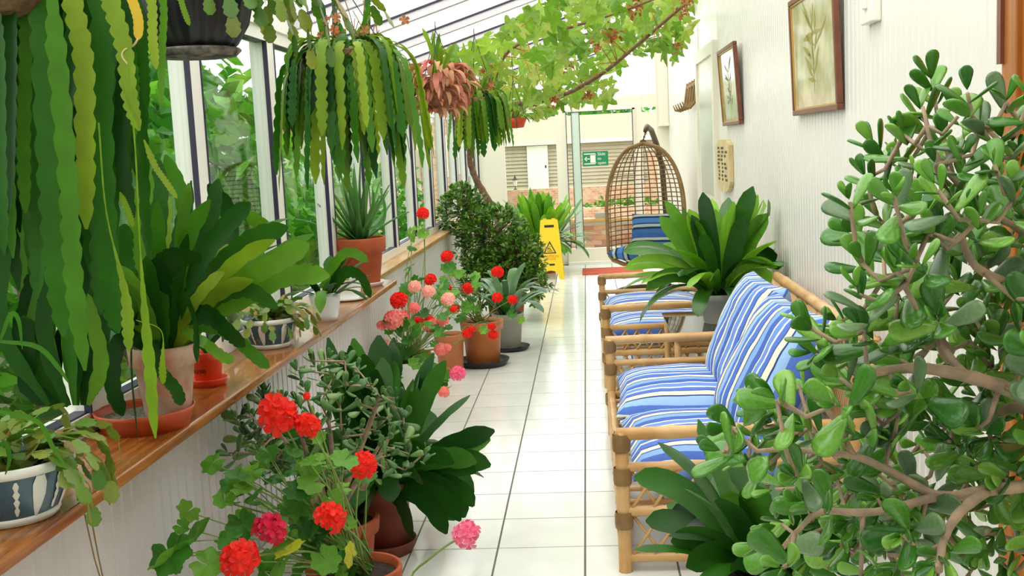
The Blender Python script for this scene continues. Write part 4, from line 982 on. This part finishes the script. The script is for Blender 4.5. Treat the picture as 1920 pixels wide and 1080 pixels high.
def bowl(t, c, r, h, nmot):
    MB().lathe([(0, 0), (r*.62, 0), (r*.68, .006), (r*.7, .014), (r*.86, h*.45), (r*.98, h*.86), (r*1.0, h), (r*.95, h), (r*.9, h*.8)], 44, c).build('bowl', blueglaze, t)
    m = MB(); m.lathe([(r*.985, h*.84), (r*1.03, h*.86), (r*1.03, h*.99), (r*.99, h*1.005)], 44, c); m.build('rim_band', ivory, t)
    m = MB(); m.lathe([(r*.62, 0), (r*.70, .002), (r*.74, .012), (r*.74, .016), (r*.70, .02)], 44, c); m.build('foot_band', ivory, t)
    def onw(a, f): # radius on the wall at height fraction f
        rr = r*(.70+(.86-.70)*(f-.13)/.32) if f < .45 else r*(.86+.12*(f-.45)/.41)
        return Vector((c[0]+(rr+.0022)*math.cos(a), c[1]+(rr+.0022)*math.sin(a), c[2]+h*f))
    for k in range(nmot):
        a = 2*PI*k/nmot+.2; m = MB()
        if k % 2 == 0:  # broad fluted band
            ws = [(.14, .03), (.3, .085), (.5, .12), (.7, .125), (.84, .07)]
        else:           # figure-like sprig
            ws = [(.2, .02), (.3, .05), (.36, .02), (.45, .055), (.5, .02), (.58, .06), (.64, .025), (.72, .05), (.8, .015)]
        vs = []
        for f, wd in ws: vs += [onw(a-wd, f), onw(a, f)+Vector((math.cos(a), math.sin(a), 0))*.003, onw(a+wd, f)]
        m.add(vs, [(3*i+j, 3*i+j+1, 3*i+j+4, 3*i+j+3) for i in range(len(ws)-1) for j in (0, 1)]); m.build('relief', ivory, t)
    MB().lathe([(0, h*.8), (r*.92, h*.78)], 30, c).build('soil', soil, t)
R = random.Random(43); q = fl(25, 968, ZS); q = Vector((max(q.x, -1.24), q.y, ZS))
bw = thing('christmas_cactus', 'christmas cactus in a blue and white relief bowl at the near shelf end', 'plant', q)
bowl(bw, q, .128, .128, 16); it = []
for k in range(36): cactus_chain(bw, it, q+Vector((R.uniform(-.05, .05), R.uniform(-.05, .05), .10)), R.uniform(0, 2*PI), R.uniform(.5, 1.35), R.randint(4, 8), .04, R, .40, ZS+.03)
for k in range(8): cactus_chain(bw, it, q+Vector((.05, R.uniform(-.05, .05), .13)), R.uniform(-.7, .9), R.uniform(.3, .8), 6, .045, R, .5, ZS-.02)
place_many(bw, it, 300, xmas_m, 'segment', 'more_segments')
for pts in ([(-20, 850), (60, 790), (110, 790), (128, 880)][:0] or [(0, 640), (20, 590), (35, 600), (42, 655)], [(0, 640), (70, 650), (110, 690), (130, 720)], [(-5, 770), (70, 790), (100, 840), (128, 880)], [(-5, 840), (10, 830), (18, 860), (10, 890)]):
    P = catmull([at(x, y, q.y-.12) for x, y in pts], 12); leafstrap(bw, P, .010, (0, -1, .2), epi_hang, 'grass_blade', prof=pr_blade)
R = random.Random(44); q = fl(508, 650, ZS)
bw = thing('christmas_cactus', 'yellowing christmas cactus in a shallow blue and white planter on the shelf', 'plant', q)
bowl(bw, q, .105, .115, 14); it = []
for k in range(34): cactus_chain(bw, it, q+Vector((R.uniform(-.04, .05), R.uniform(-.04, .05), .11)), R.uniform(-1.6, 1.9), R.uniform(.2, 1.1), R.randint(4, 7), .042, R, .45, ZS+.01)
place_many(bw, it, 300, xmas_m, 'segment', 'more_segments')
# 5 white pots with orchid cactus cuttings
R = random.Random(45); q = fl(612, 600, ZS)
wp = thing('orchid_cactus', 'orchid cactus cuttings in a scalloped white pot beside the aloe', 'plant', q)
m = MB(); n = 32; prof = [(.05, 0), (.056, .03), (.066, .09), (.072, .125)]
m.lathe([(0, 0)]+prof+[(.066, .12), (.06, .1)], n, q)
for i in range(n): pass
m.build('pot', whitepot, wp); MB().lathe([(0, .1), (.062, .1)], 20, q).build('soil', soil, wp)
clump(wp, q+Vector((0, 0, .10)), 20, (.2, .36), .045, (.5, 1.4), (.4, 1.7), [epi_dark, epi_hang], R, .04, az=(-2.4, 2.2), prof=pr_epi, serr=.1, npt=13)
eleaf(wp, [(620, 545, q.y), (650, 510, q.y-.1), (680, 520, q.y-.15), (695, 558, q.y-.15)], 26, epi_dark); eleaf(wp, [(600, 540, q.y), (640, 480, q.y-.1), (665, 475, q.y-.1), (690, 490, q.y-.12)], 20, epi_hang)
q = fl(652, 562, ZS); wp2 = thing('white_pot', 'round white pot standing between the scalloped pot and the aloe', 'pot', q)
pot(wp2, q, .085, .06, .12, whitepot, rim=.1, lip=1.0); MB().lathe([(0, 0), (.09, .004), (.1, .012), (.09, .008), (0, .008)], 28, q).build('saucer', whitepot, wp2)
# 6 aloe
R = random.Random(46); q = fl(680, 536, ZS)
al = thing('aloe', 'spiky aloe in a terracotta pot on a white saucer on the shelf', 'plant', q)
saucer(al, q, .125, .025, whitepot); pot(al, q+Vector((0, 0, .012)), .138, .098, .255, terra, rim=.33)
for k in range(26):
    f = k/25; a = k*2.39996; el = 1.45-.85*f; L_ = .42-.10*f; bb = q+Vector((math.cos(a)*.03*f, math.sin(a)*.03*f, .245+.06*(1-f)))
    P = arch(bb, a, el+R.uniform(-.1, .1), L_*R.uniform(.85, 1.1), R.uniform(-.25, .35), 9); m, b_0 = strap(P, .05*R.uniform(.85, 1.15), (math.cos(a), math.sin(a), .7), .05, .35, pr_aloe)
    o = m.build('leaf', aloe_m, al, True, TR(b_0)); md = o.modifiers.new('thick', 'SOLIDIFY'); md.thickness = .007; md.offset = 0
for pts in ([(668, 440), (690, 420), (700, 380), (698, 350)], [(690, 430), (715, 420), (722, 390), (712, 350)]): eleaf(al, [(x, y, q.y-.05) for x, y in pts], 7, aloe_m, 0, pr_blade)

# ------------------------------------------------------------------ hanging plants
def chains(t, c, r, top_pt, n=3):
    for k in range(n):
        a = 2*PI*k/n+.4; MB().tube([(c[0]+r*math.cos(a), c[1]+r*math.sin(a), c[2]), top_pt], .0022, 4).build('chain', chain_m, t)
    tp_ = Vector(top_pt); MB().tube([tp_, tp_+Vector((0, 0, .012)), Vector((tp_.x, tp_.y, roofz(tp_.x)-.03))], .003, 4).build('hook', chain_m, t)
# near left orchid cactus
R = random.Random(51); HY = 2.25
hb = at(40, -70, HY); hn = thing('hanging_orchid_cactus', 'huge hanging orchid cactus trailing down the left edge of the picture', 'plant', (hb.x, HY, hb.z-.1))
coir = pm('coir_liner', '#8a6a4a', .95, col2='#5d452e', scale=40, bump=.8)
hb = Vector((at(5, -30, HY).x, HY, at(5, -30, HY).z)); MB().lathe([(0, -.075), (.07, -.06), (.125, -.01), (.145, .06), (.13, .07), (.11, .05), (0, .05)], 24, hb).build('basket', coir, hn)
chains(hn, hb+Vector((0, 0, .06)), .14, (hb.x, hb.y, 2.1))
def hang(pts, wp, mt, serr=.13, dY=0., prof=pr_epi):
    eleaf(hn, [(x, y, HY+dY) for x, y in pts], wp, mt, serr, prof, (R.uniform(-.35, .35), -1, 0), R.uniform(.15, .4), 46, R.uniform(-.5, .5))
src = (60, -60)
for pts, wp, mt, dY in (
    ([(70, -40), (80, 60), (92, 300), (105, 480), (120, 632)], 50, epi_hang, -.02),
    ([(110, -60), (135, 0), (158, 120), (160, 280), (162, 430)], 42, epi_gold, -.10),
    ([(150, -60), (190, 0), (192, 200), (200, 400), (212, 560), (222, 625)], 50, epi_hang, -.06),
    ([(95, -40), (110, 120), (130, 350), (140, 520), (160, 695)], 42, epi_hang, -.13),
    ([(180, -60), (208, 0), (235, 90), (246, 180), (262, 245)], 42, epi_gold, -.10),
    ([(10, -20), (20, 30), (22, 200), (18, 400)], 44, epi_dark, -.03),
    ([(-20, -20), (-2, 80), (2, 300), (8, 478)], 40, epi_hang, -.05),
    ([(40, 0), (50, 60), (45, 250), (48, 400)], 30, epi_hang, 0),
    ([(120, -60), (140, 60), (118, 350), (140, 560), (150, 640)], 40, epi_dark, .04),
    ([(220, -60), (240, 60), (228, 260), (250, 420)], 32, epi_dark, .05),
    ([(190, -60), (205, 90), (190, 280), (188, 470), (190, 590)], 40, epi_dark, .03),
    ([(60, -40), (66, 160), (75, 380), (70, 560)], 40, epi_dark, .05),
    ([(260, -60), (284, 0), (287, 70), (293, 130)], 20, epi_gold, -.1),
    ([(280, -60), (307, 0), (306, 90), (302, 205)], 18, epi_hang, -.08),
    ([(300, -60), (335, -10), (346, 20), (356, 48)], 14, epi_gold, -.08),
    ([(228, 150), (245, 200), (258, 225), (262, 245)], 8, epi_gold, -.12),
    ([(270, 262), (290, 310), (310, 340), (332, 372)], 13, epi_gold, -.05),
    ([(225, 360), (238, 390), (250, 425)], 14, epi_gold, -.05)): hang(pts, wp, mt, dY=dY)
hang([(240, 110), (255, 300), (262, 450), (272, 580), (284, 700), (292, 822)], 30, epi_gold, .12, -.16, pr_stemmy)
hang([(185, 230), (200, 400), (238, 560), (240, 620), (242, 560), (240, 660)][:3]+[(243, 660)], 30, epi_gold, .12, -.14, pr_stemmy)
hang([(255, 600), (302, 620), (305, 680), (306, 720)], 16, epi_gold, .1, -.14, pr_stemmy)
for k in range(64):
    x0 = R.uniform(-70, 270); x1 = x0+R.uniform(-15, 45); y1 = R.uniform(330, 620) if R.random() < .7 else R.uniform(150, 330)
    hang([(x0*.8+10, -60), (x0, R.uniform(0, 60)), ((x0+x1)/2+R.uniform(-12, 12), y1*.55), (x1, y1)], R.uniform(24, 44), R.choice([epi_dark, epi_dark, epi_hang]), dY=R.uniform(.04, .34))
yl = eleaf(hn, [(238, -30, HY-.1), (252, 10, HY-.1), (260, 40, HY-.1), (259, 75, HY-.1)], 20, leafmat('leaf_yellowing', ['#c8a82c', '#d8b83a'], .5, .3), .05)
P = catmull([at(x, y, HY-.1) for x, y in ((259, 72), (250, 85), (232, 95), (230, 108), (243, 124))], 14); MB().tube(P, .0022, 5).build('dry_tendril', pm('dry_tendril', '#c8b27a', .7), hn)
# black ribbed hanging pot with christmas cactus
R = random.Random(52); BY = 2.9
c0 = at(370, 100, BY); hp = thing('hanging_christmas_cactus', 'christmas cactus in a black ribbed hanging pot near the top left', 'plant', (c0.x, BY, c0.z))
m = MB(); n = 72; vs = []; prof = [(.08, 0), (.105, .02), (.135, .07), (.15, .13), (.152, .17), (.14, .17), (.13, .14)]
for r_, z in prof:
    for j in range(n): a = 2*PI*j/n; rr = r_*(1+(.025 if j % 4 < 2 else -.02)); vs.append((c0.x+rr*math.cos(a), BY+rr*math.sin(a), c0.z+z))
fs = [(i*n+j, i*n+(j+1) % n, (i+1)*n+(j+1) % n, (i+1)*n+j) for i in range(len(prof)-1) for j in range(n)]; m.add(vs, fs+[tuple(range(n))[::-1]]); m.build('pot', blackpl, hp)
MB().lathe([(0, -.012), (.10, -.01), (.115, .004), (.11, .010), (.09, .0)], 30, (c0.x, BY, c0.z)).build('drip_tray', pm('tray_limescale', '#8a8478', .8, col2='#2a2826', scale=30), hp)
MB().lathe([(0, .15), (.145, .145)], 24, (c0.x, BY, c0.z)).build('soil', soil, hp)
chains(hp, (c0.x, BY, c0.z+.17), .15, (c0.x, BY, c0.z+.42))
it = []
for k in range(30): cactus_chain(hp, it, Vector((c0.x+.05, BY, c0.z+.16))+Vector((R.uniform(-.08, .09), R.uniform(-.09, .09), 0)), R.uniform(-1.0, 1.6), R.uniform(.3, 1.2), R.randint(5, 9), .05, R, .34)
for (x, y, az) in ((510, -30, 0), (545, -40, .2), (580, -30, .1), (600, -20, -.2), (640, -40, .2), (660, -30, .3)):
    cactus_chain(hp, it, at(x, y, BY), az, -.6, R.randint(3, 5), .055, R, .4)
place_many(hp, it, 300, xmas_m, 'segment', 'more_segments')
# second orchid cactus basket
def hanging_epi(label, px, py, Y, rad, n, L, w_, mats, seedv, basket, down=(0, 2*PI), topn=10, serr=.16, npt=34, bz=.02):
    R = random.Random(seedv); c = at(px, py, Y); t = thing('hanging_orchid_cactus', label, 'plant', (c.x, Y, c.z-.14), 'orchid cacti hanging along the windows')
    MB().lathe([(0, -.14), (rad*.35, -.13), (rad*.55, -.06), (rad*.6, .0), (rad*.55, .005), (0, -.02)], 24, c).build('basket', basket, t)
    chains(t, c, rad*.55, (c.x, c.y, min(c.z+.42, roofz(c.x)-.08)))
    for k in range(n):
        a = R.uniform(*down); f = R.random(); b_ = c+Vector((math.cos(a), math.sin(a), 0))*rad*R.uniform(.1, .5)+Vector((0, 0, R.uniform(-.02, .05)))
        el = R.uniform(.2, .9); P = [b_]; p = b_.copy(); LL = R.uniform(*L); step = LL/(npt-1); out_r = R.uniform(.45, 1.0)*rad
        for i in range(npt-1):
            t_ = i/(npt-1); rad_now = math.hypot(p.x-c.x, p.y-c.y); e = el-(el+1.45)*min(1, max(t_*2.6, (rad_now/out_r)**2))
            p = p+Vector((math.cos(a)*math.cos(e), math.sin(a)*math.cos(e), math.sin(e)))*step; P.append(p.copy())
        leafstrap(t, P, w_*R.uniform(.7, 1.2), (math.cos(a), math.sin(a), .8), R.choice(mats), serr=serr, fold=R.uniform(.1, .4), twist=R.uniform(-1.2, 1.2))
    for k in range(topn):
        a = R.uniform(0, 6.28); P = arch(c+Vector((R.uniform(-.1, .1), R.uniform(-.1, .1), 0)), a, R.uniform(1.0, 1.5), R.uniform(.12, .28), R.uniform(0, .6), 8); leafstrap(t, P, w_*R.uniform(.3, .7), (0, -1, .2), R.choice(mats), serr=.1)
    m = MB()
    for k in range(26): a = R.uniform(0, 6.28); P = arch(c+Vector((R.uniform(-.15, .15)*rad*3, R.uniform(-.1, .1), 0)), a, R.uniform(.7, 1.5), R.uniform(.08, .24), R.uniform(-.3, .6), 4); m.tube(P, .0022, 4)
    tag(m.build('dry_stems', stem_b, t), kind='stuff')
    m = MB()
    for k in range(9): petals(m, c+Vector((R.uniform(-.1, .25), R.uniform(-.1, .1), R.uniform(.05, .14))), (R.uniform(-1, 1), -1, .3), .022, 5, R)
    tag(m.build('dry_blossoms', dry_m, t, False), kind='stuff'); return t
hanging_epi('large hanging orchid cactus with drooping golden green stems above the aloe', 648, 100, 4.5, .31, 175, (.18, .62), .046, [epi_gold, epi_gold, epi_gold, epi_hang, epi_dark], 53, coir)
hanging_epi('smaller hanging orchid cactus past the withered basket', 895, 185, 7.6, .24, 84, (.2, .46), .05, [epi_gold, epi_hang, epi_dark], 54, coir, topn=14)
# withered basket
R = random.Random(55); c = at(822, 160, 6.7); wt = thing('withered_hanging_basket', 'withered pinkish brown hanging basket between two green hanging plants', 'plant', (c.x, 6.7, c.z-.2))
MB().lathe([(0, -.17), (.08, -.14), (.115, -.07), (.125, .0), (.1, .05), (0, .04)], 22, c).build('moss_basket', pm('dead_moss', '#a3744f', .95, col2='#8a5a40', scale=30, bump=.8), wt)
chains(wt, c, .14, (c.x, c.y, min(c.z+.4, roofz(c.x)-.08)))
for k in range(240):
    a = R.uniform(0, 6.28); z = R.uniform(-.18, .10); rr = .14*math.sqrt(max(.05, 1-(z/.2)**2)); b_ = c+Vector((math.cos(a)*rr*.85, math.sin(a)*rr*.85, z+.03)); P = arch(b_, a, R.uniform(-.4, .6), R.uniform(.08, .17), R.uniform(1.2, 2.2), 6)
    leafstrap(wt, P, R.uniform(.02, .04), (math.cos(a), math.sin(a), .5), pink_dry, 'withered_leaf', prof=pr_blade, fold=.5, twist=R.uniform(-1, 1))
for k in range(9): leafstrap(wt, arch(c+Vector((R.uniform(-.06, .06), 0, .05)), R.uniform(0, 6.28), R.uniform(1.1, 1.5), R.uniform(.18, .32), R.uniform(0, .5), 8), .03, (0, -1, .2), epi_gold, serr=.1)
# red hanging pot at the end of the row
R = random.Random(56); c = at(965, 222, 9.0); rp = thing('hanging_red_pot', 'small red hanging pot with wiry plant at the end of the vine', 'plant', (c.x, 9.0, c.z-.1))
MB().lathe([(0, -.08), (.07, -.075), (.1, .0), (.09, .0), (.07, -.02), (0, -.02)], 20, c).build('pot', orange_pl, rp); chains(rp, c, .095, (c.x, c.y, c.z+.3))
clump(rp, c, 40, (.12, .26), .012, (.2, 1.3), (.8, 2.4), [epi_dark, epi_gold, dry_m], R, .05, npt=7)

# ------------------------------------------------------------------ bush and vine
R = random.Random(61)
bl_me = MB().add([(0, 0, 0), (.4, .2, .05), (.8, .19, .04), (1, 0, 0), (.8, -.19, .04), (.4, -.2, .05)], [(0, 1, 2, 3), (0, 3, 4, 5)])
def leafy_bush(label, base, rb, hp_, blobs, nleaf, size, mat, potmat, name='potted_bush'):
    t = thing(name, label, 'plant', base); pot(t, base, rb, rb*.78, hp_, potmat); top = Vector(base)+Vector((0, 0, hp_-.03)); m = MB(); tips = []
    tot = sum(b[1]**2 for b in blobs)
    for c, r, ys in blobs:
        k = 0; branch(t, [top, top.lerp(c, .5)+Vector((R.uniform(-.08, .08), 0, 0)), c], .02, .008, bark)
        nb = int(nleaf/9*r*r/tot)
        for _ in range(nb):
            d = Vector((R.gauss(0, 1), R.gauss(0, 1), R.gauss(.15, 1))).normalized(); p = c+Vector((d.x*r, d.y*r*ys, d.z*r))*R.uniform(.55, 1.0); tips.append((c, p))
            for j in range(9):
                e = (d+Vector((R.gauss(0, .7), R.gauss(0, .7), R.gauss(.2, .6)))).normalized(); M = orient(p+e*size*.2, e, Vector((R.uniform(-.4, .4), R.uniform(-.6, .2), 1)), size*R.uniform(.7, 1.25)); n0 = len(m.v)
                m.v += [tuple(M @ Vector(v)) for v in bl_me.v]; m.f += [tuple(i+n0 for i in f) for f in bl_me.f]; m.m += [0, 0]
    tag(m.build('foliage', mat, t), kind='stuff'); tw_ = MB()
    for c, p in tips[::2]: tw_.tube([c.lerp(p, .25), p], [.004, .002], 4)
    tag(tw_.build('twigs', bark, t), kind='stuff'); return t
q = Vector((-.78, 10.0, 0))
leafy_bush('dense rounded green bush beside the yellow wet floor sign', q, .2, .3, [(at(868, 395, 10.1), .23, 1), (at(920, 450, 9.9), .33, .9), (at(968, 490, 9.7), .27, .9), (at(925, 520, 9.8), .30, .9), (at(990, 530, 9.6), .18, 1)], 11000, .052, bush_m, terra)
vt = thing('grape_vine', 'grape vine with pale green leaves trained across the glass roof', 'vine', (-.95, 11.2, 0))
def V(x, y, Y): return at(x, y, Y)
vtr = branch(vt, [Vector((-.95, 11.2, 0)), V(935, 420, 11.2), V(912, 370, 11.2), V(892, 335, 11.1), V(881, 300, 11.0), V(884, 265, 10.8), V(900, 225, 10.5), V(940, 195, 10.2)], .036, .024, bark, 'trunk', 12)
v1 = branch(vt, [V(940, 195, 10.2), V(1000, 192, 9.9), V(1060, 176, 9.7), V(1110, 150, 9.5), V(1150, 122, 9.3), V(1200, 80, 9.0), V(1270, 20, 8.6), V(1320, -20, 8.4)], .024, .010, bark, 'branch', 10)
v2 = branch(vt, [V(940, 195, 10.2), V(930, 140, 9.5), V(960, 90, 9), V(1040, 60, 8.6), V(1140, 30, 8.3), V(1250, -10, 8)], .018, .007, bark, 'branch', 10)
v3 = branch(vt, [V(900, 225, 10.5), V(870, 150, 9), V(900, 100, 8.4), V(980, 50, 8), V(1080, 0, 7.6)], .014, .006, bark, 'branch', 10)
vine_mes = [polar_leaf(vine_r, 45, c, 2, w_).mesh('leaf', vine_m) for c, w_ in ((-.08, .03), (.1, .04), (-.18, .05), (.02, -.05))]
VP = [(838, 120), (880, 90), (930, 62), (960, 40), (1005, 15), (1040, 0), (1060, -30), (1330, -30), (1300, 20), (1285, 60), (1272, 110), (1262, 118), (1240, 85), (1215, 98), (1175, 108), (1150, 125), (1140, 185), (1105, 195), (1085, 185), (1060, 200), (1010, 215), (960, 215), (930, 200), (880, 180), (850, 150)]
def roofhit(x, y):
    d = ray(x, y); k = .75/2.46; n_ = Vector((-k, 0, 1)); return ((2.15+k*1.4)-n_.dot(CAM))/n_.dot(d)
items = []
R = random.Random(62); vn = v1+v2+v3; pet = MB()
for x, y in scatter(VP, 13.5, R, 9000):
    tt = roofhit(x, y); dr = ray(x, y); Yr = (CAM+dr*tt).y if tt > 0 else 20
    Yl = min(Yr*.985-.1, 10.8)*R.uniform(.80, .985); c = at(x, y, Yl); s = R.uniform(.14, .23)*(1 if R.random() < .85 else .6)
    nrm = Vector((R.gauss(0, .55), R.gauss(-.75, .5), R.gauss(.35, .55))); d = Vector((R.gauss(0, .6), R.gauss(0, .4), R.gauss(-.7, .4)))
    items.append((s/c.y, R.choice(vine_mes), orient(c, d, nrm, s)))
    if R.random() < .35:
        nd = min(vn, key=lambda p: (p-c).length)
        if (nd-c).length < .5: pet.tube([nd, nd.lerp(c, .5)+Vector((0, 0, .03)), c], [.004, .003, .002], 4)
place_many(vt, items, 300, vine_m); tag(pet.build('leaf_stalks', pm('vine_stalk', '#a8742f', .7), vt), kind='stuff')
dry_cl = MB()
def dryc(px, py, Y, r):
    c = at(px, py, Y); m = MB(); R2 = random.Random(px)
    for k in range(26):
        d = Vector((R2.gauss(0, 1), R2.gauss(0, 1), R2.gauss(-.3, 1)))*.45*r; P = arch(c+d, R2.uniform(0, 6.28), R2.uniform(-1, 1), r*R2.uniform(.4, .8), R2.uniform(.5, 2.5), 4); q_, b_ = strap(P, r*R2.uniform(.2, .45), (0, -1, .4), 0, .6, pr_blade)
        n0 = len(m.v); m.v += [tuple(Vector(v)+b_) for v in q_.v]; m.f += [tuple(i+n0 for i in f) for f in q_.f]; m.m += [0]*len(q_.f)
    tag(m.build('dried_cluster', dry_m, vt, label='brown dried leaf cluster'), kind='stuff')
for a in ((908, 118, 8.6, .08), (1145, 60, 8.4, .07), (1120, 85, 8.8, .06), (1190, 12, 8.2, .07), (1068, 130, 9.2, .05), (1040, 185, 9.6, .06), (1105, 175, 9.4, .06), (1285, 5, 8.2, .05), (1268, 85, 8.6, .04), (1280, 25, 8.3, .04), (955, 200, 9.8, .06), (1000, 195, 9.8, .06)): dryc(*a)

# ------------------------------------------------------------------ geraniums
ger_mes = [polar_leaf(ger_r, 57, c, 2, w_).mesh('leaf', ger_m) for c, w_ in ((.10, .03), (.18, .05), (-.06, .04))]
ger_yel = polar_leaf(ger_r, 57, .08, 2, .03).mesh('leaf', leafmat('leaf_geranium_yellow', ['#a8b428', '#c2c43a'], .5, .35))
def geranium(label, base, rb, hp_, potmat, heads, leaves, seedv, near=False, squash=.8, sauc=None, lm=None, rt=None):
    R = random.Random(seedv); t = thing('geranium', label, 'plant', base)
    z0 = base[2]
    if sauc: saucer(t, base, rb*1.25, .045, sauc)
    pot(t, (base[0], base[1], z0+(.02 if sauc else 0)), rb, rb*.78, hp_, potmat); top = Vector((base[0], base[1], z0+hp_))
    for (x, y, Y, rp, mt) in heads:
        c = at(x, y, Y); r = pxm(rp, Y); c.x = max(c.x, -1.25+r*1.2) if c.z < .78 else c.x
        if mt is mag_f and near: MB().tube(catmull([top, at(770, 1085, Y), at(805, 1048, Y), at(845, 1018, Y), c], 14), .0035, 5).build('stalk', stem_g, t)
        else: stalk(t, top+Vector((R.uniform(-.05, .05), R.uniform(-.05, .05), 0)), c, .0042 if near else .004, stem_g, .12)
        d0 = Vector((R.uniform(-.3, .3), -.5, .8)).normalized()
        if near:
            core = MB().ball((0, 0, 0), r*.35, 6).build('flower_head', stem_g, t, True, TR(c))
            nf = 12
            for k in range(nf):
                zz = 1-1.3*(k+.5)/nf; a = k*2.39996; s = math.sqrt(max(0, 1-zz*zz)); d = Vector((s*math.cos(a), s*math.sin(a), zz)); d = d0.to_track_quat('Z', 'Y') @ d
                pp = c+d*r*R.uniform(.5, .85); M = (TR(pp) @ (d+Vector((R.uniform(-.3, .3), R.uniform(-.5, .1), R.uniform(-.2, .3)))).to_track_quat('Z', 'Y').to_matrix().to_4x4() @ Matrix.Rotation(R.uniform(0, 6), 4, 'Z') @ Matrix.Scale(r*R.uniform(.46, .66), 4))
                ob('floret', floret(mt), core, M)
        else:
            M = TR(c) @ d0.to_track_quat('Z', 'Y').to_matrix().to_4x4() @ Matrix.Rotation(R.uniform(0, 6), 4, 'Z') @ Matrix.Scale(r*1.0, 4)
            ob('flower_head', head_mesh(mt, R.randint(0, 1)), t, M)
    for (x, y, Y, s, *o) in leaves:
        c = at(x, y, Y); c.x = max(c.x, -1.12); sz = pxm(s, Y); nrm = Vector((R.gauss(0, .35), R.gauss(-.55, .3), R.gauss(.8, .25))); d = Vector((R.gauss(0, 1), R.gauss(-.3, .5), R.gauss(-.3, .3)))
        me = ger_yel if o else R.choice(ger_mes)
        ob('leaf', me, t, orient(c, d, nrm, sz)); stalk(t, top+Vector((R.uniform(-.04, .04), R.uniform(-.04, .04), -.01)), c, .0028, stem_g, .15, 'leaf_stalk', 5)
    return t
R = random.Random(71)
base = Vector((-.72, 3.12, 0))
lv = [(365, 1015, 2.75, 100), (455, 985, 2.85, 62), (545, 1033, 2.8, 66, 1), (660, 1040, 2.9, 50, 1), (470, 885, 3.0, 55), (398, 868, 2.95, 50), (220, 1040, 2.7, 90), (300, 1048, 2.7, 80), (430, 1010, 2.8, 55), (610, 1050, 2.9, 60), (520, 1065, 2.8, 70), (390, 1060, 2.75, 70), (330, 960, 2.85, 50), (265, 990, 2.8, 34), (590, 880, 3.1, 46), (545, 850, 3.05, 40), (600, 820, 3.1, 34), (500, 850, 3.1, 38), (640, 915, 3.1, 40), (560, 940, 3.0, 52), (480, 940, 2.95, 56), (420, 940, 2.9, 44), (650, 985, 3.0, 40), (580, 990, 2.95, 55)]
lv += [(R.uniform(430, 690), R.uniform(850, 1075), R.uniform(2.9, 3.2), R.uniform(30, 58)) for _ in range(66)]
geranium('red geranium in a terracotta pot in the left foreground', base, .125, .30, terra, [(523, 780, 2.95, 40, red_f), (575, 797, 2.95, 28, red_f), (683, 872, 3.0, 27, red_f), (617, 970, 2.85, 30, red_f), (506, 990, 2.8, 32, crim_f), (448, 1050, 2.7, 42, red_f), (575, 744, 3.0, 8, red_f), (580, 958, 3.1, 14, crim_f)], lv, 72, near=True)
# rose stem reaching over the tiles belongs to a pot below the frame
base2 = Vector((-.52, 2.9, 0))
geranium('single rose pink geranium bloom leaning over the floor tiles', base2, .11, .22, terra_dark, [(876, 1004, 3.0, 28, mag_f)], [(700, 1120, 2.9, 50), (760, 1140, 2.9, 50), (820, 1150, 2.9, 40), (780, 1120, 2.95, 40)], 73, near=True)
Yp = 6.2; b_ = at(770, 700, Yp); base = Vector((b_.x-.02, Yp, 0))
def blv(n, x0, x1, y0, y1, Y, s, R): return [(R.uniform(x0, x1), R.uniform(y0, y1), Y+R.uniform(-.15, .2), R.uniform(*s)) for _ in range(n)]
geranium('pale and salmon pink geranium in a white pot by the panelled wall', base, .15, .34, whitepot,
         [(777, 538, 6.2, 15, pale_f), (803, 547, 6.2, 15, pale_f), (840, 561, 6.3, 16, pale_f), (776, 577, 6.1, 13, pink_f), (738, 600, 6.0, 24, pink_f), (757, 592, 6.1, 14, pink_f), (812, 612, 6.1, 18, pink_f), (830, 600, 6.1, 14, pink_f), (826, 655, 6.0, 15, pink_f), (838, 652, 6.0, 10, pink_f), (825, 692, 5.9, 12, pink_f), (858, 700, 5.9, 18, mag_f), (832, 735, 5.8, 13, pink_f), (716, 610, 6.0, 12, pink_f), (725, 645, 6.0, 10, pale_f), (850, 580, 6.2, 8, red_f)],
         blv(46, 705, 840, 590, 740, 6.1, (18, 34), R), 74)
geranium('bright red geranium standing behind the pink one under the sill', base+Vector((-.04, .42, 0)), .12, .3, terra, [(748, 563, 6.4, 20, red_f), (793, 400, 6.7, 14, red_f), (807, 524, 6.6, 14, red_f), (785, 605, 6.3, 14, red_f), (805, 600, 6.3, 11, red_f), (742, 672, 6.1, 12, red_f), (703, 672, 6.0, 8, red_f)],
         blv(22, 730, 850, 500, 620, 6.6, (18, 30), R)+[(772, 465, 6.7, 20), (770, 440, 6.7, 30), (795, 440, 6.7, 26), (780, 430, 6.7, 18)], 75)
q = fl(905, 688); base = Vector((q.x-.0, q.y+.08, 0))
geranium('red geranium in a broad glazed terracotta pot on a black saucer', base, .15, .30, terra_lite, [(838, 481, 7.7, 14, red_f), (836, 540, 7.7, 12, red_f), (877, 541, 7.6, 14, red_f), (933, 510, 7.6, 14, red_f), (932, 558, 7.5, 12, red_f), (961, 562, 7.5, 11, red_f), (853, 579, 7.6, 11, red_f), (876, 625, 7.3, 11, red_f), (922, 612, 7.3, 9, red_f), (925, 628, 7.3, 11, red_f), (884, 618, 7.3, 8, red_f)],
         blv(26, 820, 900, 500, 600, 7.6, (14, 26), R)+[(960, 590, 7.4, 20), (978, 600, 7.4, 16), (905, 620, 7.3, 18), (860, 640, 7.2, 24)], 76, sauc=blackpl)
tpz = fl(856, 690); t2 = thing('terracotta_pot', 'plain terracotta pot wedged beside the broad glazed pot', 'pot', (tpz.x-.02, q.y-.1, 0)); pot(t2, (tpz.x-.02, q.y-.14, 0), .105, .085, .27, terra_lite)
